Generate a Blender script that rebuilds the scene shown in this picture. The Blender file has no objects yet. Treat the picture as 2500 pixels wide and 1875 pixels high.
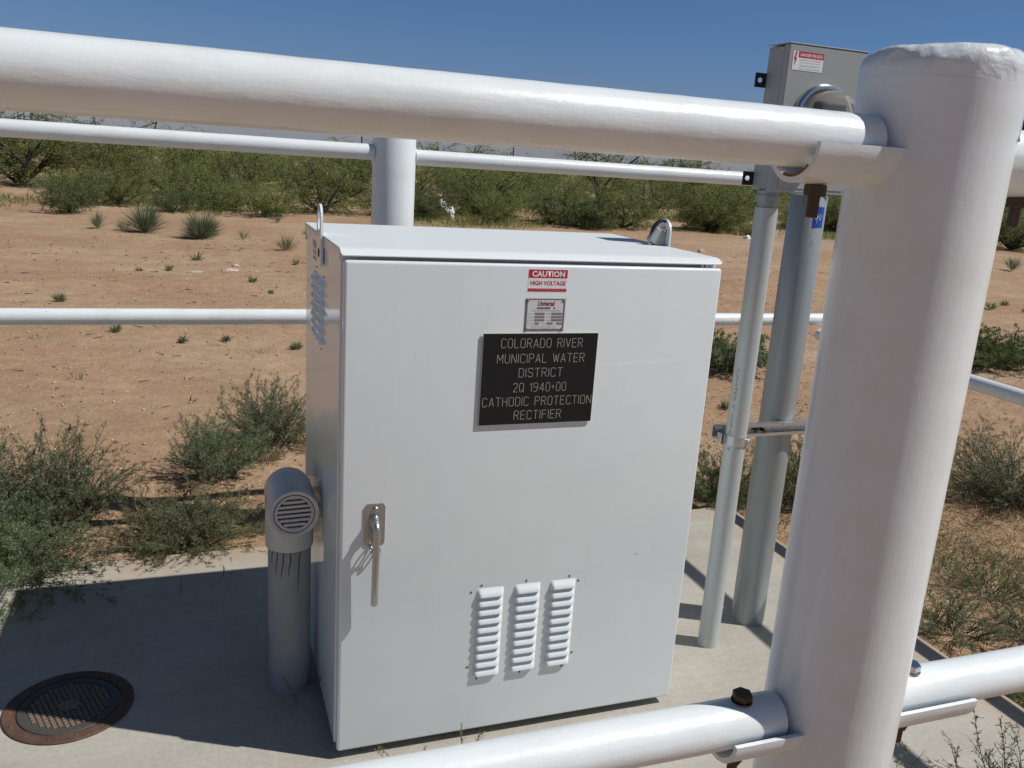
import bpy, bmesh, math, random
import numpy as np
from mathutils import Vector, Matrix
R = math.radians
scene = bpy.context.scene
col = scene.collection

# ------------------------------------------------------------------ camera
cam_d = bpy.data.cameras.new('camera'); cam = bpy.data.objects.new('camera', cam_d); col.objects.link(cam)
cam_d.sensor_width = 36.0; cam_d.sensor_fit = 'HORIZONTAL'; cam_d.lens = 30.354
cam_d.clip_start = 0.02; cam_d.clip_end = 6000
def cam_matrix(pitch, yaw, roll, loc):
    fwd = Vector((-math.sin(yaw)*math.cos(pitch), math.cos(yaw)*math.cos(pitch), -math.sin(pitch)))
    right = Vector((math.cos(yaw), math.sin(yaw), 0)); up = right.cross(fwd)
    r2 = math.cos(roll)*right + math.sin(roll)*up
    u2 = -math.sin(roll)*right + math.cos(roll)*up
    m = Matrix.Identity(4)
    for i in range(3):
        m[i][0] = r2[i]; m[i][1] = u2[i]; m[i][2] = -fwd[i]; m[i][3] = loc[i]
    return m
cam.matrix_world = cam_matrix(0.2532, -0.3606, 0.0665, (-0.3122, -1.9488, 1.55))
scene.camera = cam
# ------------------------------------------------------------------ world and sun
SUN_EL = R(52.2); SUN = Vector((0.89, -0.456, 0)).normalized()*math.cos(SUN_EL) + Vector((0, 0, math.sin(SUN_EL)))
world = bpy.data.worlds.new('World'); scene.world = world; world.use_nodes = True
wn = world.node_tree.nodes; wl = world.node_tree.links
sky = wn.new('ShaderNodeTexSky'); sky.sky_type = 'NISHITA'; sky.sun_disc = False
sky.sun_elevation = SUN_EL; sky.sun_rotation = math.atan2(SUN.x, SUN.y)
sky.altitude = 800; sky.air_density = 1.0; sky.dust_density = 0.3; sky.ozone_density = 1.0
bg = wn['Background']; bg.inputs['Strength'].default_value = 0.070
# clear dry air: the low sky is a deeper, greyer blue than the stock model gives
wt = wn.new('ShaderNodeTexCoord'); wsep = wn.new('ShaderNodeSeparateXYZ'); wr = wn.new('ShaderNodeValToRGB'); wm = wn.new('ShaderNodeMix')
wm.data_type = 'RGBA'; wm.blend_type = 'MULTIPLY'; wm.inputs[0].default_value = 1.0
for i, (p, c) in enumerate(((0.0, (.56, .58, .88)), (0.05, (.53, .61, .91)), (0.14, (.485, .69, 1.0)), (0.40, (.64, .67, .75)), (1.0, (.75, .73, .70)))):
    e = wr.color_ramp.elements[i] if i < 2 else wr.color_ramp.elements.new(p)
    e.position = p; e.color = (*c, 1)
wl.new(wt.outputs['Generated'], wsep.inputs[0]); wl.new(wsep.outputs['Z'], wr.inputs[0])
wl.new(sky.outputs[0], wm.inputs[6]); wl.new(wr.outputs[0], wm.inputs[7]); wl.new(wm.outputs[2], bg.inputs['Color'])
sun_d = bpy.data.lights.new('sun', 'SUN'); sun_d.energy = 4.5; sun_d.angle = R(0.53); sun_d.color = (1.0, 0.972, 0.925)
sun = bpy.data.objects.new('sun', sun_d); col.objects.link(sun)
sun.rotation_euler = SUN.to_track_quat('Z', 'Y').to_euler(); sun.location = SUN*40
scene.view_settings.view_transform = 'Standard'; scene.view_settings.look = 'None'
scene.view_settings.exposure = -0.15; scene.view_settings.gamma = 1.0
scene.render.engine = 'CYCLES'
rnd = random.Random(7); rng = np.random.default_rng(11)

# ------------------------------------------------------------------ materials
def mat(name, color, rough=0.5, metal=0.0, **kw):
    m = bpy.data.materials.new(name); m.use_nodes = True
    nt = m.node_tree; b = nt.nodes['Principled BSDF']
    b.inputs['Base Color'].default_value = (*color, 1); b.inputs['Roughness'].default_value = rough
    b.inputs['Metallic'].default_value = metal
    for k, v in kw.items():
        b.inputs[k.replace('_', ' ')].default_value = v
    return m, nt, b
def noise(nt, scale, detail=4, rough=0.55, vec=None, stretch=None, dist=0):
    n = nt.nodes.new('ShaderNodeTexNoise'); n.inputs['Scale'].default_value = scale
    n.inputs['Detail'].default_value = detail; n.inputs['Roughness'].default_value = rough; n.inputs['Distortion'].default_value = dist
    tc = nt.nodes.new('ShaderNodeTexCoord'); src = tc.outputs['Object']
    if stretch:
        mp = nt.nodes.new('ShaderNodeMapping'); mp.inputs['Scale'].default_value = stretch
        nt.links.new(src, mp.inputs['Vector']); src = mp.outputs[0]
    nt.links.new(src, n.inputs['Vector'])
    return n
def ramp(nt, src, stops):
    r = nt.nodes.new('ShaderNodeValToRGB'); e = r.color_ramp.elements
    while len(e) < len(stops): e.new(0.5)
    for i, (p, c) in enumerate(stops):
        e[i].position = p; e[i].color = (*c, 1) if not isinstance(c, (int, float)) else (c, c, c, 1)
    nt.links.new(src, r.inputs[0]); return r
def bump(nt, b, srcs, normal='Normal'):
    prev = None
    for s, strength, dist in srcs:
        bp = nt.nodes.new('ShaderNodeBump'); bp.inputs['Strength'].default_value = strength; bp.inputs['Distance'].default_value = dist
        nt.links.new(s, bp.inputs['Height'])
        if prev: nt.links.new(prev.outputs[0], bp.inputs['Normal'])
        prev = bp
    nt.links.new(prev.outputs[0], b.inputs[normal])
    return prev
def mixc(nt, fac, a, bcol, mode='MIX'):
    m = nt.nodes.new('ShaderNodeMix'); m.data_type = 'RGBA'; m.blend_type = mode
    if hasattr(fac, 'is_linked') or hasattr(fac, 'links'): nt.links.new(fac, m.inputs[0])
    else: m.inputs[0].default_value = fac
    for v, i in ((a, 6), (bcol, 7)):
        if isinstance(v, tuple): m.inputs[i].default_value = (*v, 1)
        else: nt.links.new(v, m.inputs[i])
    return m.outputs[2]

# thick brushed-on white paint of the pipe fence
def paint_mat(name, stretch, k=1.0):
    m, nt, b = mat(name, (0.8, 0.8, 0.79), 0.3, 0, Coat_Weight=0.25, Coat_Roughness=0.12)
    n1 = noise(nt, 9, 6, 0.6); n2 = noise(nt, 55, 5, 0.6, stretch=stretch); n3 = noise(nt, 260, 3, 0.6)
    r = ramp(nt, n1.outputs['Fac'], [(0.25, (0.69, 0.73, 0.72)), (0.5, (0.75, 0.795, 0.805)), (0.8, (0.785, 0.83, 0.84))])
    stn = ramp(nt, noise(nt, 3.2, 6, 0.68).outputs['Fac'], [(0.60, 0.0), (0.78, 0.28)])
    base_ = mixc(nt, stn.outputs[0], r.outputs[0], (0.50, 0.44, 0.32))
    sp = ramp(nt, noise(nt, 70, 3, 0.5).outputs['Fac'], [(0.77, 0.0), (0.79, 0.7)])
    nt.links.new(mixc(nt, sp.outputs[0], base_, (0.22, 0.19, 0.16)), b.inputs['Base Color'])
    rr = ramp(nt, n2.outputs['Fac'], [(0.3, 0.24), (0.7, 0.40)]); nt.links.new(rr.outputs[0], b.inputs['Roughness'])
    bp = bump(nt, b, [(n2.outputs['Fac'], 0.50*k, 0.0018), (noise(nt, 28, 4, 0.6).outputs['Fac'], 0.28*k, 0.003), (n3.outputs['Fac'], 0.18*k, 0.0006)])
    nt.links.new(bp.outputs[0], b.inputs['Coat Normal'])
    return m
M_rail = paint_mat('white_pipe_paint', (0.35, 1.6, 1.6), 0.6)
M_post = paint_mat('white_post_paint', (1.4, 1.4, 0.22), 0.38)
# lumpy paint on the post cap
M_cap, nt, b = mat('lumpy_cap_paint', (0.725, 0.77, 0.78), 0.28, 0, Coat_Weight=0.5, Coat_Roughness=0.08)
bump(nt, b, [(noise(nt, 30, 3, 0.55, dist=0.4).outputs['Fac'], 0.6, 0.006), (noise(nt, 160, 3, 0.6).outputs['Fac'], 0.25, 0.001)])
# powder coated cabinet
M_cab, nt, b = mat('white_powder_coat', (0.76, 0.77, 0.765), 0.42, 0, Coat_Weight=0.75, Coat_Roughness=0.06)
n1 = noise(nt, 2.5, 5, 0.6); r = ramp(nt, n1.outputs['Fac'], [(0.3, (0.70, 0.76, 0.775)), (0.7, (0.735, 0.79, 0.805))])
sp = ramp(nt, noise(nt, 38, 2, 0.4).outputs['Fac'], [(0.765, 0.0), (0.785, 0.5)])
run = ramp(nt, noise(nt, 6, 5, 0.7, stretch=(3.5, 3.5, 0.22)).outputs['Fac'], [(0.52, 0.0), (0.75, 0.12)])
cb_ = mixc(nt, run.outputs[0], r.outputs[0], (0.60, 0.57, 0.50))
nt.links.new(mixc(nt, sp.outputs[0], cb_, (0.35, 0.31, 0.27)), b.inputs['Base Color'])
bump(nt, b, [(noise(nt, 420, 2, 0.5).outputs['Fac'], 0.10, 0.0004), (noise(nt, 5, 2, 0.5).outputs['Fac'], 0.05, 0.004)])
M_roof, nt, b = mat('white_roof_coat', (0.70, 0.74, 0.75), 0.55, 0, Coat_Weight=0.2, Coat_Roughness=0.35)
bump(nt, b, [(noise(nt, 420, 2, 0.5).outputs['Fac'], 0.10, 0.0004)])
M_gap, _, _ = mat('gasket_dark', (0.03, 0.028, 0.025), 0.7)
M_gapgrey, _, _ = mat('hinge_steel', (0.35, 0.35, 0.37), 0.4, 0.7)
# stainless
M_steel, nt, b = mat('brushed_stainless', (0.42, 0.43, 0.43), 0.33, 0.9)
bump(nt, b, [(noise(nt, 90, 3, 0.5, stretch=(6, 6, 0.5)).outputs['Fac'], 0.15, 0.0005)])
M_rivet, _, _ = mat('dark_rivet', (0.10, 0.08, 0.075), 0.5, 0.6)
M_bolt, nt, b = mat('rusty_bolt', (0.10, 0.075, 0.055), 0.55, 0.7)
r = ramp(nt, noise(nt, 130, 4).outputs['Fac'], [(0.35, (0.075, 0.066, 0.058)), (0.68, (0.11, 0.062, 0.036))]); nt.links.new(r.outputs[0], b.inputs['Base Color'])
M_zinc, _, _ = mat('zinc_bolt', (0.62, 0.63, 0.66), 0.22, 1.0)
M_rust, nt, b = mat('rust_stain', (0.20, 0.09, 0.03), 0.8)
M_stain, _, _ = mat('faded_rust_wash', (0.46, 0.36, 0.20), 0.7)
# galvanised
def galv(name, c0, c1, metal, rough, stretch):
    m, nt, b = mat(name, c0, rough, metal)
    n1 = noise(nt, 7, 6, 0.65, stretch=stretch); n2 = noise(nt, 90, 4, 0.6)
    r = ramp(nt, n1.outputs['Fac'], [(0.3, c0), (0.7, c1)])
    sp = ramp(nt, noise(nt, 22, 5, 0.7, stretch=(1.5, 1.5, 0.6)).outputs['Fac'], [(0.66, 0.0), (0.74, 0.6)])
    nt.links.new(mixc(nt, sp.outputs[0], r.outputs[0], (0.16, 0.16, 0.15)), b.inputs['Base Color'])
    rr = ramp(nt, n2.outputs['Fac'], [(0.3, rough-0.08), (0.7, rough+0.12)]); nt.links.new(rr.outputs[0], b.inputs['Roughness'])
    bump(nt, b, [(n2.outputs['Fac'], 0.12, 0.0008)])
    return m
M_galv = galv('galvanised_pipe', (0.27, 0.30, 0.305), (0.42, 0.455, 0.46), 0.45, 0.42, (2.2, 2.2, 0.13))
M_cond = galv('dull_galvanised_conduit', (0.42, 0.45, 0.445), (0.55, 0.58, 0.57), 0.2, 0.45, (2.0, 2.0, 0.15))
M_strut = galv('strut_zinc', (0.45, 0.46, 0.47), (0.6, 0.61, 0.62), 0.8, 0.32, (1, 1, 1))
M_box, nt, b = mat('grey_enclosure_paint', (0.33, 0.355, 0.35), 0.38)
bump(nt, b, [(noise(nt, 300, 2).outputs['Fac'], 0.08, 0.0005)])
M_black, _, _ = mat('black_bracket', (0.012, 0.012, 0.014), 0.5)
M_glass, _, _ = mat('meter_glass', (0.9, 0.92, 0.92), 0.03, 0, Transmission_Weight=0.9, IOR=1.45)
M_ring, _, _ = mat('meter_ring_metal', (0.62, 0.63, 0.63), 0.25, 1.0)
M_face, _, _ = mat('meter_face', (0.55, 0.52, 0.45), 0.5)
# pvc
M_pvc, nt, b = mat('grey_pvc', (0.40, 0.40, 0.41), 0.42)
r = ramp(nt, noise(nt, 8, 5, 0.6, stretch=(1, 1, 0.35)).outputs['Fac'], [(0.3, (0.25, 0.26, 0.262)), (0.7, (0.36, 0.37, 0.372))]); nt.links.new(r.outputs[0], b.inputs['Base Color'])
M_pvc2, nt, b = mat('grey_pvc_fitting', (0.44, 0.42, 0.40), 0.38)
r = ramp(nt, noise(nt, 14, 5, 0.6).outputs['Fac'], [(0.3, (0.50, 0.50, 0.485)), (0.7, (0.58, 0.575, 0.555))]); nt.links.new(r.outputs[0], b.inputs['Base Color'])
M_dark, _, _ = mat('cavity_shade', (0.02, 0.02, 0.022), 0.8)  # near-black colour standing in for shade in hollows and gaps
M_seal, _, _ = mat('black_sealant', (0.03, 0.03, 0.032), 0.5)
# sign, stickers
M_sign, nt, b = mat('black_engraved_plastic', (0.007, 0.008, 0.009), 0.5, 0, Specular_IOR_Level=0.35)
M_cream, _, _ = mat('cream_core', (0.68, 0.66, 0.52), 0.5)
M_letter, _, _ = mat('engraved_letter', (0.46, 0.45, 0.38), 0.6)
M_red, _, _ = mat('label_red', (0.50, 0.018, 0.045), 0.35)
M_redtxt, _, _ = mat('label_red_text', (0.50, 0.03, 0.06), 0.4)
M_white, _, _ = mat('label_white', (0.78, 0.79, 0.79), 0.35)
M_pale, _, _ = mat('label_faded_pink', (0.62, 0.24, 0.27), 0.4)
M_silver, _, _ = mat('nameplate_silver', (0.66, 0.69, 0.72), 0.35, 0.15)
M_plategrey, _, _ = mat('nameplate_border', (0.22, 0.20, 0.21), 0.4, 0.5)
M_ink, _, _ = mat('nameplate_ink', (0.06, 0.055, 0.075), 0.5)
M_inklt, _, _ = mat('nameplate_faint_ink', (0.33, 0.34, 0.38), 0.5)
M_field, _, _ = mat('nameplate_field', (0.27, 0.24, 0.23), 0.45, 0.4)
M_maroon, _, _ = mat('nameplate_maroon', (0.22, 0.012, 0.04), 0.4)
M_blue, _, _ = mat('blue_sticker', (0.012, 0.07, 0.42), 0.4)
# manhole
M_iron, nt, b = mat('rusty_cast_iron', (0.16, 0.07, 0.045), 0.75, 0.2)
r = ramp(nt, noise(nt, 16, 7, 0.7).outputs['Fac'], [(0.3, (0.065, 0.042, 0.032)), (0.55, (0.125, 0.068, 0.045)), (0.78, (0.22, 0.11, 0.065))]); nt.links.new(r.outputs[0], b.inputs['Base Color'])
bump(nt, b, [(noise(nt, 120, 4).outputs['Fac'], 0.5, 0.002)])
M_irongrey, nt, b = mat('grey_cast_iron', (0.085, 0.076, 0.066), 0.65, 0.3)
bump(nt, b, [(noise(nt, 120, 4).outputs['Fac'], 0.4, 0.002)])
M_irontan, _, _ = mat('dusty_iron_studs', (0.19, 0.145, 0.10), 0.8)
# concrete
M_conc, nt, b = mat('concrete', (0.42, 0.39, 0.33), 0.85)
n1 = noise(nt, 1.7, 7, 0.62); n2 = noise(nt, 55, 6, 0.7); n3 = noise(nt, 8, 4, 0.6, stretch=(0.25, 1.4, 1))
r = ramp(nt, n1.outputs['Fac'], [(0.28, (0.37, 0.335, 0.275)), (0.5, (0.43, 0.40, 0.34)), (0.75, (0.475, 0.445, 0.385))])
r2 = ramp(nt, n2.outputs['Fac'], [(0.3, 0.86), (0.7, 1.05)]); c1 = mixc(nt, 1.0, r.outputs[0], r2.outputs[0], 'MULTIPLY')
r3 = ramp(nt, n3.outputs['Fac'], [(0.4, 0.93), (0.7, 1.04)]); c2 = mixc(nt, 1.0, c1, r3.outputs[0], 'MULTIPLY')
st = ramp(nt, noise(nt, 6.5, 5, 0.6).outputs['Fac'], [(0.66, 0.0), (0.80, 0.55)])
c3 = mixc(nt, st.outputs[0], c2, (0.23, 0.16, 0.11))
tcc = nt.nodes.new('ShaderNodeTexCoord'); sp3 = nt.nodes.new('ShaderNodeSeparateXYZ'); nt.links.new(tcc.outputs['Object'], sp3.inputs[0])
def mth(op, a, b_):
    m_ = nt.nodes.new('ShaderNodeMath'); m_.operation = op; m_.use_clamp = op == 'MULTIPLY'
    for i_, v_ in enumerate((a, b_)):
        if isinstance(v_, (int, float)): m_.inputs[i_].default_value = v_
        else: nt.links.new(v_, m_.inputs[i_])
    return m_.outputs[0]
ny = mth('ADD', sp3.outputs['Y'], mth('MULTIPLY', noise(nt, 3.0, 5, 0.6).outputs['Fac'], 0.5))
dust = ramp(nt, ny, [(0.0, 0.0), (1.0, 1.0)]); dust.color_ramp.elements[0].position = 0.0
dm = nt.nodes.new('ShaderNodeMapRange'); nt.links.new(ny, dm.inputs[0]); dm.inputs[1].default_value = 1.38; dm.inputs[2].default_value = 1.66; dm.inputs[3].default_value = 0.0; dm.inputs[4].default_value = 0.75
nxm = mth('ADD', sp3.outputs['X'], mth('MULTIPLY', noise(nt, 4.0, 5, 0.6).outputs['Fac'], 0.4))
dx_ = nt.nodes.new('ShaderNodeMapRange'); nt.links.new(nxm, dx_.inputs[0]); dx_.inputs[1].default_value = 2.05; dx_.inputs[2].default_value = 2.35; dx_.inputs[3].default_value = 0.0; dx_.inputs[4].default_value = 0.6
tot = mth('MAXIMUM', dm.outputs[0], dx_.outputs[0])
c4 = mixc(nt, tot, c3, (0.40, 0.27, 0.17))
scf = ramp(nt, noise(nt, 5, 4, 0.6, stretch=(3.2, 0.5, 1)).outputs['Fac'], [(0.60, 0.0), (0.66, 0.35)])
nt.links.new(mixc(nt, scf.outputs[0], c4, (0.50, 0.43, 0.34)), b.inputs['Base Color'])
bump(nt, b, [(n2.outputs['Fac'], 0.35, 0.002), (noise(nt, 400, 2).outputs['Fac'], 0.3, 0.0006)])
# sand
M_sand, nt, b = mat('red_sand', (0.38, 0.22, 0.13), 0.95)
n1 = noise(nt, 0.35, 6, 0.6); n2 = noise(nt, 6, 8, 0.7); n3 = noise(nt, 40, 6, 0.75)
r = ramp(nt, n1.outputs['Fac'], [(0.3, (0.335, 0.196, 0.106)), (0.5, (0.392, 0.256, 0.152)), (0.72, (0.460, 0.330, 0.218))])
r2 = ramp(nt, n2.outputs['Fac'], [(0.3, 0.74), (0.7, 1.14)]); c1 = mixc(nt, 1.0, r.outputs[0], r2.outputs[0], 'MULTIPLY')
r3 = ramp(nt, n3.outputs['Fac'], [(0.3, 0.72), (0.7, 1.20)]); c1 = mixc(nt, 1.0, c1, r3.outputs[0], 'MULTIPLY')
# wheel-track bands running along x
n5 = noise(nt, 1.0, 4, 0.6, stretch=(0.08, 2.4, 1)); r5 = ramp(nt, n5.outputs['Fac'], [(0.50, 0.0), (0.66, 0.5)])
c1 = mixc(nt, r5.outputs[0], c1, (0.33, 0.185, 0.108))
# scattered chips of pale caliche gravel, denser in patches
vo = nt.nodes.new('ShaderNodeTexVoronoi'); vo.inputs['Scale'].default_value = 34; tc = nt.nodes.new('ShaderNodeTexCoord'); nt.links.new(tc.outputs['Object'], vo.inputs['Vector'])
rv = ramp(nt, vo.outputs['Distance'], [(0.15, 1.0), (0.27, 0.0)])
pm = ramp(nt, noise(nt, 0.8, 5, 0.6).outputs['Fac'], [(0.35, 0.25), (0.60, 0.85)])
sep = nt.nodes.new('ShaderNodeSeparateColor'); nt.links.new(vo.outputs['Color'], sep.inputs[0])
sel = ramp(nt, sep.outputs[0], [(0.45, 0.0), (0.5, 1.0)])
mul = nt.nodes.new('ShaderNodeMath'); mul.operation = 'MULTIPLY'; nt.links.new(rv.outputs[0], mul.inputs[0]); nt.links.new(pm.outputs[0], mul.inputs[1])
mul2 = nt.nodes.new('ShaderNodeMath'); mul2.operation = 'MULTIPLY'; nt.links.new(mul.outputs[0], mul2.inputs[0]); nt.links.new(sel.outputs[0], mul2.inputs[1])
nt.links.new(mixc(nt, mul2.outputs[0], c1, (0.62, 0.52, 0.42)), b.inputs['Base Color'])
bump(nt, b, [(n2.outputs['Fac'], 0.6, 0.02), (n3.outputs['Fac'], 0.6, 0.006), (mul2.outputs[0], 0.7, 0.006)])
M_pebble, nt, b = mat('caliche_pebble', (0.55, 0.45, 0.37), 0.9)
oi = nt.nodes.new('ShaderNodeAttribute'); oi.attribute_name = 'tint'
r = ramp(nt, oi.outputs['Fac'], [(0.0, (0.24, 0.12, 0.07)), (0.4, (0.42, 0.28, 0.19)), (1.0, (0.60, 0.52, 0.44))]); nt.links.new(r.outputs[0], b.inputs['Base Color'])
M_rock, nt, b = mat('pale_rock', (0.5, 0.4, 0.33), 0.9)
bump(nt, b, [(noise(nt, 30, 5).outputs['Fac'], 0.6, 0.01)])
M_bag, _, _ = mat('white_plastic_film', (0.72, 0.73, 0.74), 0.35, 0, Transmission_Weight=0.0)
# foliage
def leafmat(name, dark, mid, light, trans=0.25):
    m, nt, b = mat(name, mid, 0.6)
    at = nt.nodes.new('ShaderNodeAttribute'); at.attribute_name = 'tint'
    r = ramp(nt, at.outputs['Fac'], [(0.0, dark), (0.5, mid), (1.0, light)]); nt.links.new(r.outputs[0], b.inputs['Base Color'])
    b.inputs['Specular IOR Level'].default_value = 0.3
    tr = nt.nodes.new('ShaderNodeBsdfTranslucent'); nt.links.new(r.outputs[0], tr.inputs['Color'])
    mx = nt.nodes.new('ShaderNodeMixShader'); mx.inputs[0].default_value = trans
    out = [n for n in nt.nodes if n.type == 'OUTPUT_MATERIAL'][0]
    nt.links.new(b.outputs[0], mx.inputs[1]); nt.links.new(tr.outputs[0], mx.inputs[2]); nt.links.new(mx.outputs[0], out.inputs['Surface'])
    return m
M_mesq = leafmat('mesquite_leaf', (0.130, 0.165, 0.042), (0.230, 0.280, 0.082), (0.33, 0.38, 0.135), 0.46)
M_mesqd = leafmat('dark_shrub_leaf', (0.078, 0.108, 0.036), (0.140, 0.180, 0.064), (0.21, 0.25, 0.095), 0.4)
M_weed = leafmat('grey_green_weed_leaf', (0.115, 0.150, 0.075), (0.215, 0.262, 0.138), (0.34, 0.38, 0.21), 0.38)
M_olive = leafmat('olive_weed_leaf', (0.115, 0.128, 0.062), (0.205, 0.220, 0.110), (0.31, 0.31, 0.165), 0.35)
M_yucca = leafmat('yucca_blade', (0.10, 0.13, 0.07), (0.185, 0.22, 0.125), (0.33, 0.345, 0.21), 0.25)
M_dry = leafmat('dry_straw', (0.20, 0.145, 0.075), (0.33, 0.25, 0.13), (0.46, 0.37, 0.21), 0.25)
M_stem, _, _ = mat('weed_stem', (0.10, 0.075, 0.055), 0.8)
M_stemg, _, _ = mat('green_stem', (0.13, 0.15, 0.085), 0.7)
M_wood, nt, b = mat('mesquite_bark', (0.07, 0.055, 0.045), 0.9)

# ------------------------------------------------------------------ object helpers
OFF = {}
def obj(name, bm_or_mesh, material, parent=None, smooth=False, label=None, sharp=None):
    if isinstance(bm_or_mesh, bmesh.types.BMesh):
        bm = bm_or_mesh; bmesh.ops.recalc_face_normals(bm, faces=bm.faces); me = bpy.data.meshes.new(name); bm.to_mesh(me); bm.free()
    else: me = bm_or_mesh; me.name = name
    if parent is not None:
        off = OFF[parent.name]; me.transform(Matrix.Translation(-off))
    else: off = Vector((0, 0, 0))
    if smooth:
        me.polygons.foreach_set('use_smooth', [True]*len(me.polygons))
        if sharp is not None: me.set_sharp_from_angle(angle=R(sharp))
    ms = material if isinstance(material, (list, tuple)) else [material]
    for m in ms: me.materials.append(m)
    o = bpy.data.objects.new(name, me); col.objects.link(o)
    if parent is not None: o.parent = parent
    OFF[o.name] = off
    if label: o['label'] = label
    return o
def thing(name, label, cat, loc=(0, 0, 0), group=None):
    o = bpy.data.objects.new(name, None); col.objects.link(o); o.location = loc; o.empty_display_size = 0.1
    o['label'] = label; o['category'] = cat
    if group: o['group'] = group
    OFF[o.name] = Vector(loc); return o
def tag(o, label, cat, group=None):
    o['label'] = label; o['category'] = cat
    if group: o['group'] = group
    return o
def box(bm, x0, x1, y0, y1, z0, z1, bevel=0.0, seg=2):
    r = bmesh.ops.create_cube(bm, size=1.0)
    for v in r['verts']:
        v.co = Vector(((x0+x1)/2 + v.co.x*(x1-x0), (y0+y1)/2 + v.co.y*(y1-y0), (z0+z1)/2 + v.co.z*(z1-z0)))
    if bevel > 0:
        es = list({e for v in r['verts'] for e in v.link_edges})
        bmesh.ops.bevel(bm, geom=es, offset=bevel, segments=seg, affect='EDGES', profile=0.5)
    return bm
def frame(d):
    d = d.normalized(); a = Vector((0, 0, 1)) if abs(d.z) < 0.9 else Vector((1, 0, 0))
    u = d.cross(a).normalized(); return u, d.cross(u).normalized()
def sweep(bm, pts, radii, n=24, cap=True):
    pts = [Vector(p) for p in pts]
    if isinstance(radii, (int, float)): radii = [radii]*len(pts)
    rings = []; u = None
    for i, p in enumerate(pts):
        d = (pts[min(i+1, len(pts)-1)]-pts[max(i-1, 0)]).normalized()
        if u is None: u, w = frame(d)
        else:
            u = (u - d*u.dot(d)).normalized(); w = d.cross(u)
        rings.append([bm.verts.new(p + (u*math.cos(2*math.pi*k/n) + w*math.sin(2*math.pi*k/n))*radii[i]) for k in range(n)])
    for a, c in zip(rings, rings[1:]):
        for k in range(n): bm.faces.new((a[k], a[(k+1) % n], c[(k+1) % n], c[k]))
    if cap:
        bm.faces.new(rings[0][::-1]); bm.faces.new(rings[-1])
    return rings
def lathe(bm, prof, center, n=48, axis='Z', cap=True):
    """prof: list of (r, t) along axis from center"""
    c = Vector(center); rings = []
    for r_, t in prof:
        ring = []
        for k in range(n):
            a = 2*math.pi*k/n
            v = {'Z': Vector((r_*math.cos(a), r_*math.sin(a), t)), 'Y': Vector((r_*math.cos(a), t, r_*math.sin(a))), 'X': Vector((t, r_*math.cos(a), r_*math.sin(a)))}[axis]
            ring.append(bm.verts.new(c+v))
        rings.append(ring)
    for a, b_ in zip(rings, rings[1:]):
        for k in range(n): bm.faces.new((a[k], a[(k+1) % n], b_[(k+1) % n], b_[k]))
    if cap: bm.faces.new(rings[0][::-1]); bm.faces.new(rings[-1])
    return rings
def hexnut(bm, center, r_, h, axis='Z', rot=0.2):
    c = Vector(center); rings = []
    for rr, t in ((r_*0.94, -h/2), (r_, -h/2+h*0.12), (r_, h/2-h*0.12), (r_*0.92, h/2)):
        ring = []
        for k in range(6):
            a = rot + math.pi/3*k
            ring.append(bm.verts.new(c + (Vector((rr*math.cos(a), rr*math.sin(a), t)) if axis == 'Z' else Vector((rr*math.cos(a), t, rr*math.sin(a))))))
        rings.append(ring)
    for a, b_ in zip(rings, rings[1:]):
        for k in range(6): bm.faces.new((a[k], a[(k+1) % 6], b_[(k+1) % 6], b_[k]))
    bm.faces.new(rings[0][::-1]); bm.faces.new(rings[-1])
def B(): return bmesh.new()

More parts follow.
